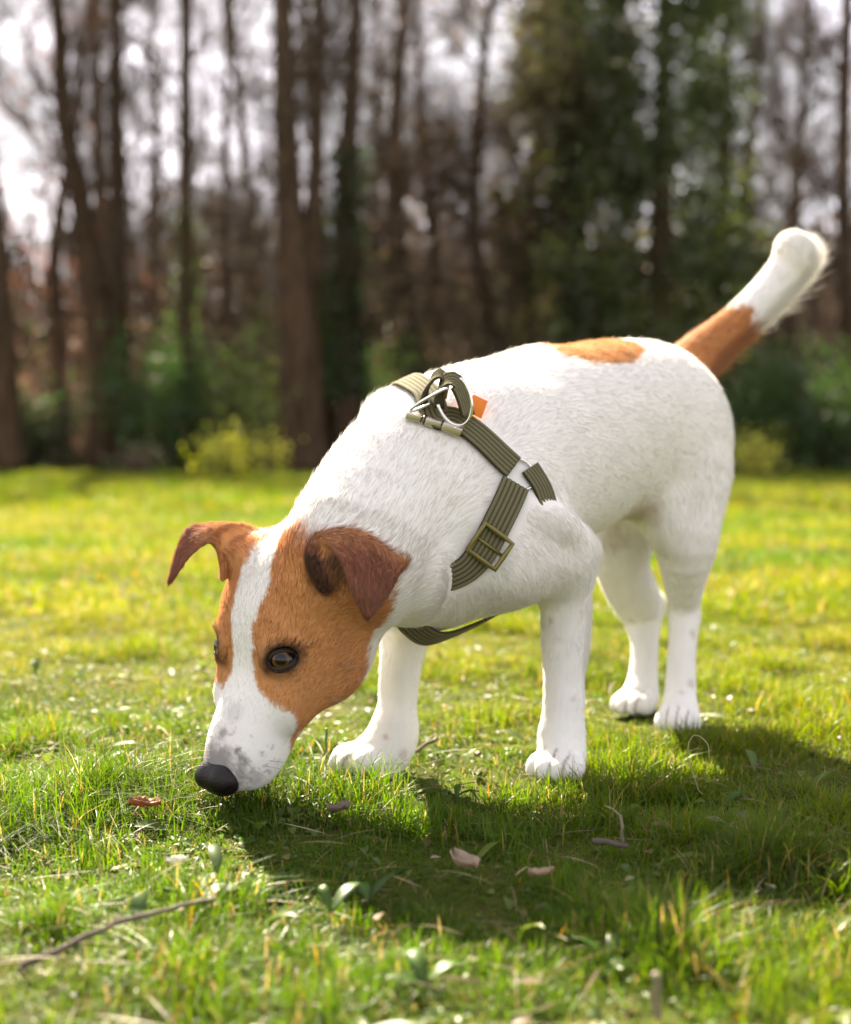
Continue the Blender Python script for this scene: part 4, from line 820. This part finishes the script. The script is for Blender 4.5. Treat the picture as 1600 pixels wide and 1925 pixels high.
# ------------------------------------------------------------------ trees
def bark(name, c0, c1):
    m, n, l = new_mat(name); p = n.new('ShaderNodeBsdfPrincipled'); o = n.new('ShaderNodeOutputMaterial'); tc = n.new('ShaderNodeTexCoord'); mp = n.new('ShaderNodeMapping'); mp.inputs['Scale'].default_value = (9, 9, 1.6)
    nz = n.new('ShaderNodeTexNoise'); nz.inputs['Scale'].default_value = 2.2; nz.inputs['Detail'].default_value = 6; rp = n.new('ShaderNodeValToRGB'); rp.color_ramp.elements[0].color = (*c0, 1); rp.color_ramp.elements[1].color = (*c1, 1)
    rp.color_ramp.elements[0].position = .35; rp.color_ramp.elements[1].position = .7; l.new(tc.outputs['Object'], mp.inputs[0]); l.new(mp.outputs[0], nz.inputs['Vector']); l.new(nz.outputs[0], rp.inputs[0]); l.new(rp.outputs[0], p.inputs['Base Color'])
    b = n.new('ShaderNodeBump'); b.inputs['Strength'].default_value = .8; b.inputs['Distance'].default_value = .03; l.new(nz.outputs[0], b.inputs['Height']); l.new(b.outputs[0], p.inputs['Normal']); p.inputs['Roughness'].default_value = .95; p.inputs['Specular IOR Level'].default_value = .1; l.new(p.outputs[0], o.inputs[0]); return m
MBARK = bark('brown_bark', (.042, .026, .015), (.10, .064, .038)); MTWIG = bark('twig_bark', (.062, .045, .030), (.125, .092, .062))
MFOL = leaf_mat('tree_foliage', .40, .04, .45)
def tubes(P0, R0, seg):                                    # P0 (N, S, 3), R0 (N, S): many tapered twigs in one mesh
    N_, S_ = R0.shape; T = np.gradient(P0, axis=1); T /= np.linalg.norm(T, axis=2, keepdims=True)+1e-9; ref = np.array([.31, .17, .93]); U = np.cross(T, ref); U /= np.linalg.norm(U, axis=2, keepdims=True)+1e-9; W = np.cross(T, U)
    an = np.arange(seg)/seg*2*math.pi; V = P0[:, :, None]+R0[:, :, None, None]*(np.cos(an)[None, None, :, None]*U[:, :, None]+np.sin(an)[None, None, :, None]*W[:, :, None])
    b = (np.arange(N_)*S_*seg)[:, None, None]; i = (np.arange(S_-1)*seg)[None, :, None]; j = np.arange(seg)[None, None]; k = (j+1) % seg
    Q = np.stack([b+i+j, b+i+k, b+i+seg+k, b+i+seg+j], 3).reshape(-1, 4); return V.reshape(-1, 3), Q.ravel(), [4]*len(Q)
def grow(org, dirs, L_, r0, S_=5, wig=.25, up=.15):        # wiggly branches from org along dirs
    N_ = len(org); t = np.linspace(0, 1, S_); d = dirs/np.linalg.norm(dirs, axis=1, keepdims=True); Pn = np.empty((N_, S_, 3)); Pn[:, 0] = org; cur = d.copy()
    for s in range(1, S_):
        cur = cur+rs.randn(N_, 3)*wig*.6+np.array([0, 0, up*.5]); cur /= np.linalg.norm(cur, axis=1, keepdims=True); Pn[:, s] = Pn[:, s-1]+cur*(L_/(S_-1))[:, None]
    return Pn, r0[:, None]*(1-.75*t)[None]
def cards(c, size, col, mat=None):                         # leaf cards: folded quads
    n_ = len(c); a = rs.randn(n_, 3); a /= np.linalg.norm(a, axis=1, keepdims=True); b = np.cross(a, rs.randn(n_, 3)); b /= np.linalg.norm(b, axis=1, keepdims=True)
    s = size[:, None]; V = np.stack([c-a*s, c-b*s*.5, c+a*s, c+b*s*.5], 1).reshape(-1, 3); F = np.arange(4*n_); return V, F, np.full(n_, 4), np.repeat(col, 4, 0)
def cardobj(name, c, size, col, parent): V, F, LT, C = cards(c, size, col); o = mesh_np(name, V, F, LT, MFOL, parent=parent, smooth=False); set_attr(o.data, 'tint', C); return o
def tree(path, D_, widths, label, limbs=16, zlimb=1.3, top=8.6, ivy=None, leaves=None, name='bare_tree', group='bare trees at the edge of the wood', twigs=1.0, fork=None):
    pts = [np.array([(x-800)/FPX*D_, 0, CAMH+(HOR-y)/FPX*D_]) for x, y in path]; pts[0][2] = -.05
    d_ = N(pts[-1]-pts[-2]); 
    while pts[-1][2] < top-.5: pts.append(pts[-1]+d_*1.5+np.array([rs.uniform(-.12, .12), rs.uniform(-.1, .1), 0])); d_ = N(d_+[0, 0, .3])
    pts = np.array(pts); C, L0 = resample(pts, 40); C[:, 1] += (vnoise(C+widths[0], .5, 1)-.5)*.4; C[:, 0] += (vnoise(C+7, 1.2, 2)-.5)*.06; base = np.array([C[0][0], D_, 0]); C = C-[base[0], 0, 0]
    hh = [p_[1] for p_ in path]; zz = [CAMH+(HOR-y)/FPX*D_ for y in hh]; rad = np.interp(C[:, 2], zz[::1]+[top+1] if zz[-1] > zz[0] else zz, [w_/2/FPX*D_ for w_ in widths]+[.012]); rad = rad*(1+.25*np.exp(-np.clip(C[:, 2], 0, 9)/.25))
    e = empty(name, base, label, 'tree', group)
    parts = [tube_mesh(C, rad, 12)]
    if fork:
        for (x0, y0, x1, y1, w0_, w1_) in fork:
            A = np.array([(x0-800)/FPX*D_-base[0], .05, CAMH+(HOR-y0)/FPX*D_]); B = np.array([(x1-800)/FPX*D_-base[0], .3, CAMH+(HOR-y1)/FPX*D_]); E = A+(B-A)*1.5+[.1, .2, 0]
            Cc, _ = resample([A, A*.6+B*.4+[.05, 0, .15], B, E], 22); parts.append(tube_mesh(Cc, np.linspace(w0_, w1_*.5, 22)/2/FPX*D_, 8))
    mesh_np('trunk', *join(parts), MBARK, parent=e)
    limbs = int(limbs*1.5); zs = rs.uniform(zlimb, top, limbs); idx = np.array([np.argmin(abs(C[:, 2]-z)) for z in zs]); az = rs.uniform(0, 2*math.pi, limbs); el = rs.uniform(.25, 1.0, limbs)
    dd = np.stack([np.cos(az)*np.cos(el), np.sin(az)*np.cos(el)*.8, np.sin(el)], 1); L1 = rs.uniform(.8, 2.2, limbs)*(1.15-.06*zs)
    P1, R1 = grow(C[idx], dd, L1, np.minimum(rad[idx]*.40, .024), 8, .28, .25)
    def kids(Pp, Rp, m_, fr, lo=.25, S_=5):
        k = np.repeat(np.arange(len(Pp)), m_); s = rs.uniform(lo, 1, len(k))*(Pp.shape[1]-1); i_ = np.minimum(s.astype(int), Pp.shape[1]-2); f = (s-i_)[:, None]
        o_ = Pp[k, i_]*(1-f)+Pp[k, i_+1]*f; t_ = Pp[k, i_+1]-Pp[k, i_]; t_ /= np.linalg.norm(t_, axis=1, keepdims=True)+1e-9; d = t_+rs.randn(len(k), 3)*.75; Lp = np.linalg.norm(Pp[k, -1]-Pp[k, 0], axis=1)*fr*rs.uniform(.5, 1.2, len(k))
        return grow(o_, d, Lp, np.maximum(Rp[k, i_]*.6, .0038), S_, .3, .15)
    P2, R2 = kids(P1, R1, int(9*twigs)+1, .6); P3, R3 = kids(P2, R2, int(8*twigs), .6, .1, 4)
    nbud = int(750*twigs); bt = P3.reshape(-1, 3); bud = cards(bt[rs.randint(0, len(bt), nbud)]+rs.randn(nbud, 3)*.04, rs.uniform(.012, .028, nbud), np.zeros((nbud, 3)))[:3]     # dry buds and leaves on the twigs
    mesh_np('crown', *join([tubes(P1, R1, 5), tubes(P2, R2, 4), tubes(P3, R3, 3), bud]), MTWIG, parent=e)
    if ivy:
        z0, z1, n_, c0 = ivy; z = z0+(z1-z0)*rs.rand(n_)**1.1; i_ = np.clip(np.searchsorted(C[:, 2], z), 0, len(C)-1); th = rs.uniform(0, 6.28, n_); rr = rad[i_]+np.abs(rs.randn(n_))*.09*(.5+vnoise(np.stack([th, z, z*0], 1), 2, 2))
        c = np.stack([C[i_, 0]+np.cos(th)*rr, C[i_, 1]+np.sin(th)*rr, z], 1); v_ = rs.rand(n_)[:, None]
        cardobj('ivy', c, rs.uniform(.025, .055, n_), np.array(c0)*(.6+.9*v_), e)
    if leaves:
        n_, c0, c1, sz, zmin = leaves; tips = P3.reshape(-1, 3); tips = tips[tips[:, 2] > zmin]; c = tips[rs.randint(0, len(tips), n_)]+rs.randn(n_, 3)*.10; v_ = rs.rand(n_)[:, None]
        cardobj('leaf_cluster', c, rs.uniform(.6, 1.3, n_)*sz, np.array(c0)*(1-v_)+np.array(c1)*v_, e)
    return e
IV = (.035, .065, .018); IV2 = (.07, .11, .025)
tree([(20, 868), (5, 600), (-12, 350)], 17, [54, 46, 36], 'dark tree trunk cut by the left edge of the picture', 12)
tree([(200, 868), (195, 620), (165, 420), (130, 250), (108, 0)], 18, [60, 56, 44, 34, 28], 'tall brown trunk leaning left behind the lawn at the left', 22, twigs=1.2)
tree([(232, 872), (226, 420), (232, 0)], 19.5, [50, 36, 20], 'slim dark trunk just right of the leaning trunk', 18)
tree([(250, 865), (200, 430), (184, 0)], 23, [26, 24, 16], 'thin pale grey trunk behind the leaning one', 16)
tree([(360, 868), (352, 430), (356, 0)], 17.5, [36, 27, 22], 'straight slender trunk between the leaning tree and the thick brown one', 20, ivy=(1.0, 3.2, 500, IV2))
tree([(572, 880), (562, 640), (548, 400), (534, 0)], 16.5, [92, 76, 52, 34], 'thickest brown trunk left of the middle, forked into two stems', 22, fork=[(575, 560, 602, 0, 40, 20)], twigs=1.2)
tree([(610, 872), (600, 500), (590, 250)], 19, [40, 36, 20], 'brown stem close behind the thickest trunk', 16)
tree([(660, 868), (652, 600), (652, 380), (672, 0)], 18, [52, 44, 40, 22], 'ivy covered trunk right of the thickest one', 20, ivy=(.9, 4.0, 3600, IV), twigs=1.1)
tree([(765, 865), (752, 560), (742, 300), (760, 0)], 20, [60, 50, 30, 16], 'dead brown trunk behind the dog\'s harness, wrapped in rusty ivy', 22, ivy=(1.6, 3.0, 1500, (.09, .075, .035)), twigs=1.3)
tree([(925, 868), (918, 600), (890, 430), (905, 150)], 19, [30, 28, 24, 18], 'crooked dark trunk above the dog\'s back', 18, leaves=(2600, (.10, .062, .042), (.16, .11, .07), .04, 1.2), twigs=1.3)
tree([(1078, 868), (1070, 500), (1060, 300), (1090, 0)], 18.5, [34, 32, 28, 18], 'dark trunk at the left edge of the evergreen', 18, ivy=(1.8, 5.5, 2500, (.05, .06, .03)), leaves=(3000, (.05, .055, .022), (.10, .09, .04), .05, 1.8))
tree([(1592, 868), (1585, 400), (1578, 0)], 18, [34, 28, 22], 'slender dark trunk near the right edge', 22, twigs=1.3)
tree([(1480, 868), (1478, 500), (1500, 200)], 22, [30, 26, 16], 'thin trunk rising above the raised tail tip among brown twigs', 22, leaves=(1600, (.12, .07, .06), (.18, .11, .085), .04, 1.5), twigs=1.4)
tree([(1400, 868), (1395, 400), (1420, 100)], 23, [26, 22, 14], 'thin trunk right behind the evergreen', 18, twigs=1.3)
tree([(120, 868), (110, 500), (150, 250)], 21, [30, 26, 14], 'copper leaved young tree behind the leaning trunk', 20, leaves=(1700, (.20, .085, .06), (.28, .14, .10), .04, 1.3), name='copper_tree', twigs=1.1)
tree([(440, 868), (425, 500), (432, 200)], 22, [22, 20, 12], 'young twiggy tree between the two darkest trunks', 22, leaves=(900, (.11, .075, .055), (.15, .11, .08), .04, 1.5), twigs=1.2)
tree([(490, 868), (470, 400), (440, 60)], 24, [20, 18, 14], 'thin tree leaning towards the thickest trunk from behind', 18, twigs=1.2)
tree([(820, 868), (815, 500), (790, 200)], 22, [30, 26, 14], 'twiggy brown tree behind the harness loops', 22, leaves=(2200, (.12, .08, .055), (.19, .14, .09), .045, 1.2), twigs=1.2)
tree([(1000, 868), (990, 500), (1010, 200)], 21, [26, 24, 14], 'brown leaved young tree beside the evergreen', 20, leaves=(3000, (.10, .075, .045), (.16, .12, .07), .05, 1.0), twigs=1.2)
tree([(300, 868), (290, 500), (300, 250)], 25, [22, 20, 12], 'far thin tree with grey twigs on the left', 20, twigs=1.2)
tree([(700, 868), (705, 500), (712, 200)], 25, [24, 20, 12], 'far thin tree with grey twigs near the middle', 20, twigs=1.2)
# the evergreen: drooping boughs with dense foliage
def evergreen(px, D_, hgt, rad_, n_, label, c0, c1, z0=.8):
    X = (px-800)/FPX*D_; e = empty('evergreen_tree', (X, D_, 0), label, 'tree', 'evergreens at the edge of the wood')
    C = np.stack([np.linspace(0, .1, 20), np.zeros(20), np.linspace(-.05, hgt, 20)], 1); mesh_np('trunk', *tube_mesh(C, np.linspace(.20, .03, 20), 12), MBARK, parent=e)
    nb = 150; z = rs.uniform(z0, hgt, nb); az = rs.uniform(0, 6.28, nb); L_ = rad_*(1.05-(z/hgt)**2.5*.6)*rs.uniform(.6, 1.1, nb)
    P1, R1 = grow(np.stack([z*0, z*0, z], 1), np.stack([np.cos(az), np.sin(az), rs.uniform(-.1, .5, nb)], 1), L_, np.full(nb, .03), 8, .2, -.10)
    P2, R2 = grow(P1[:, 2:].reshape(-1, 3), np.repeat(np.diff(P1, axis=1)[:, 1:].reshape(-1, 3)*2, 1, 0)+rs.randn(nb*6, 3)*.25, np.full(nb*6, .5), np.full(nb*6, .01), 5, .3, -.25)
    mesh_np('branches', *join([tubes(P1, R1, 5), tubes(P2, R2, 3)]), MTWIG, parent=e)
    pt = np.concatenate([P2.reshape(-1, 3), P1[:, 3:].reshape(-1, 3)]); cl = pt[rs.randint(0, len(pt), n_)]; c = cl+rs.randn(n_, 3)*[.11, .11, .15]; v_ = np.clip(vnoise(c+D_, 1.3, 2)[:, None]*1.3-.2+rs.rand(n_, 1)*.3, 0, 1)
    cardobj('crown', c, rs.uniform(.03, .07, n_), np.array(c0)*(1-v_)+np.array(c1)*v_, e); return e
evergreen(1235, 18, 9.0, 1.40, 34000, 'big dark evergreen rising behind the dog\'s rump and tail', (.028, .040, .012), (.085, .110, .026), .3)
evergreen(1080, 20.5, 8.8, 1.35, 24000, 'olive green evergreen on the left of the dark one', (.045, .045, .016), (.105, .095, .032), .8)
evergreen(1350, 22, 8.5, 1.1, 9000, 'evergreen half hidden on the right of the dark one', (.025, .042, .018), (.055, .08, .03), .8)
def shrub(px, D_, w_, h_, n_, c0, c1, label, name='shrub', sz=(.025, .055), dens=1.0, group='shrubs along the edge of the wood'):
    X = (px-800)/FPX*D_; e = empty(name, (X, D_, 0), label, 'shrub', group); ns = 26
    az = rs.uniform(0, 6.28, ns); P1, R1 = grow(rs.randn(ns, 3)*[w_*.25, .15, 0], np.stack([np.cos(az)*.6, np.sin(az)*.5, np.ones(ns)*1.2], 1), h_*rs.uniform(.6, 1.1, ns), np.full(ns, .012), 7, .25, .1)
    k = np.repeat(np.arange(ns), 9); P2, R2 = grow(P1[k, rs.randint(1, 7, len(k))], rs.randn(len(k), 3)+[0, 0, .5], np.full(len(k), h_*.28), np.full(len(k), .005), 5, .3, .1)
    mesh_np('stems', *join([tubes(P1, R1, 4), tubes(P2, R2, 3)]), MTWIG, parent=e)
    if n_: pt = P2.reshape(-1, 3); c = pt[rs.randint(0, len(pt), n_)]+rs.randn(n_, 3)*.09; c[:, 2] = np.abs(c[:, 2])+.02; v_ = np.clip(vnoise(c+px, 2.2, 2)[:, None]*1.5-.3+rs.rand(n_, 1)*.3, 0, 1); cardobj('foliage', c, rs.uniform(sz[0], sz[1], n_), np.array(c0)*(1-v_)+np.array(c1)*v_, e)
    return e
DG, MG_, YG, BR, RB = (.030, .055, .018), (.07, .13, .028), (.42, .42, .06), (.10, .075, .055), (.13, .078, .06)
for a in [(300, 17.2, .8, 1.5, 3000, DG, (.05, .12, .02), 'dark green bush in front of the slim trunks at the left'),
          (445, 17, .7, 1.5, 2400, (.04, .065, .02), (.11, .15, .03), 'mid green bush left of the thickest trunk'),
          (60, 18, 1.0, 1.1, 2200, DG, (.06, .07, .03), 'low dark bush at the far left behind the lawn'),
          (700, 18.5, .7, 1.6, 2500, DG, MG_, 'dark bush right of the thickest trunk'),
          (640, 19.5, .6, 2.2, 2200, (.04, .07, .02), (.10, .15, .03), 'tall green bush behind the ivy covered trunk'),
          (860, 19, .9, 1.9, 3000, BR, (.12, .10, .05), 'brown bush hidden behind the harness'),
          (1010, 18.5, .9, 2.2, 3000, (.05, .045, .025), (.10, .085, .045), 'olive brown bush above the dog\'s back'),
          (1430, 16.8, .9, 1.15, 3600, (.030, .060, .016), (.075, .14, .028), 'bright green bush right of the dog\'s rump'),
          (1560, 17, .9, 1.4, 3600, (.025, .05, .016), (.06, .11, .025), 'green bush cut by the right edge of the picture'),
          (1330, 18.5, .8, 1.6, 2600, DG, (.03, .05, .02), 'very dark bush behind the dog\'s rump'),
          (1500, 20, 1.0, 2.6, 2200, (.065, .04, .034), (.12, .075, .06), 'purplish brown thicket behind the tail'),
          (150, 20, .9, 2.3, 1700, RB, (.17, .10, .07), 'reddish brown thicket behind the leaning trunk'),
          (520, 20, .9, 2.5, 2200, (.06, .042, .034), (.11, .08, .055), 'brown thicket left of the thickest trunk'),
          (770, 20.5, .9, 2.4, 2500, (.07, .045, .035), (.13, .09, .06), 'reddish thicket above the harness')]: shrub(*a)
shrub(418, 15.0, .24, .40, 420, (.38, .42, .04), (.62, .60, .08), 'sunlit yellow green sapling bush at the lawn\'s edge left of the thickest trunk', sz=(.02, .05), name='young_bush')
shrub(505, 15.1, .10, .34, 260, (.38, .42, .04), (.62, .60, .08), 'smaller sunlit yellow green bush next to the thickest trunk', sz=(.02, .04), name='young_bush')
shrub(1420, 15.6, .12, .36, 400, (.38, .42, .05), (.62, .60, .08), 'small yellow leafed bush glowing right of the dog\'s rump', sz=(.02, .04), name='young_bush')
shrub(262, 16.4, .25, .30, 120, (.20, .16, .08), (.4, .33, .2), 'small pale dry bush at the lawn\'s edge on the left', sz=(.02, .035), name='dry_bush')
# the far wood: one thicket of stems, twigs and leaves that thins out upwards
n_ = 4600; x = rs.uniform(-25, 25, n_); y = rs.uniform(27, 40, n_); hh = 3.4+2.6*vnoise(np.stack([x, y*0, x*0], 1), .35, 2); L_ = hh*rs.uniform(.5, 1.25, n_)
P1, R1 = grow(np.stack([x, y, x*0], 1), np.stack([rs.randn(n_)*.1, rs.randn(n_)*.1, np.ones(n_)], 1), L_, rs.uniform(.02, .07, n_), 9, .10, .15)
k = np.repeat(np.arange(n_), 9); P2, R2 = grow(P1[k, rs.randint(2, 9, len(k))], rs.randn(len(k), 3)*[1, 1, .6]+[0, 0, .5], rs.uniform(.5, 1.5, len(k)), np.full(len(k), .012), 5, .3, .1)
fw = mesh_np('far_wood', *join([tubes(P1, R1, 4), tubes(P2, R2, 3)]), MTWIG); tag(fw, 'grey brown mass of distant twigs and stems filling the wood behind the trees', 'woodland', kind='stuff')
n_ = 76000; x = rs.uniform(-25, 25, n_); y = rs.uniform(26, 38, n_); top_ = 2.8+2.9*vnoise(np.stack([x, x*0, x*0], 1)+3, .30, 2)-2.4*np.exp(-((x/y*FPX+800-110)/110)**2)
z = top_*(rs.rand(n_)**.85)*1.15; v_ = vnoise(np.stack([x, y*.3, z], 1), .7, 2)[:, None]; v2 = vnoise(np.stack([x, y*.3, z], 1)+40, .5, 2)[:, None]
col = np.array([.060, .042, .034])*(1-v_)+np.array([.13, .095, .07])*v_; gr = sstep(.52, .62, v2)*sstep(4.2, 2.2, z)[:, None]; col = col*(1-gr)+np.array([.045, .085, .022])*gr
fo = cardobj('far_foliage', np.stack([x, y, z+.05], 1), rs.uniform(.05, .13, n_), col*(.8+.4*rs.rand(n_, 1)), None); tag(fo, 'dim brown and green foliage of the far wood low behind the tree trunks', 'foliage', kind='stuff')
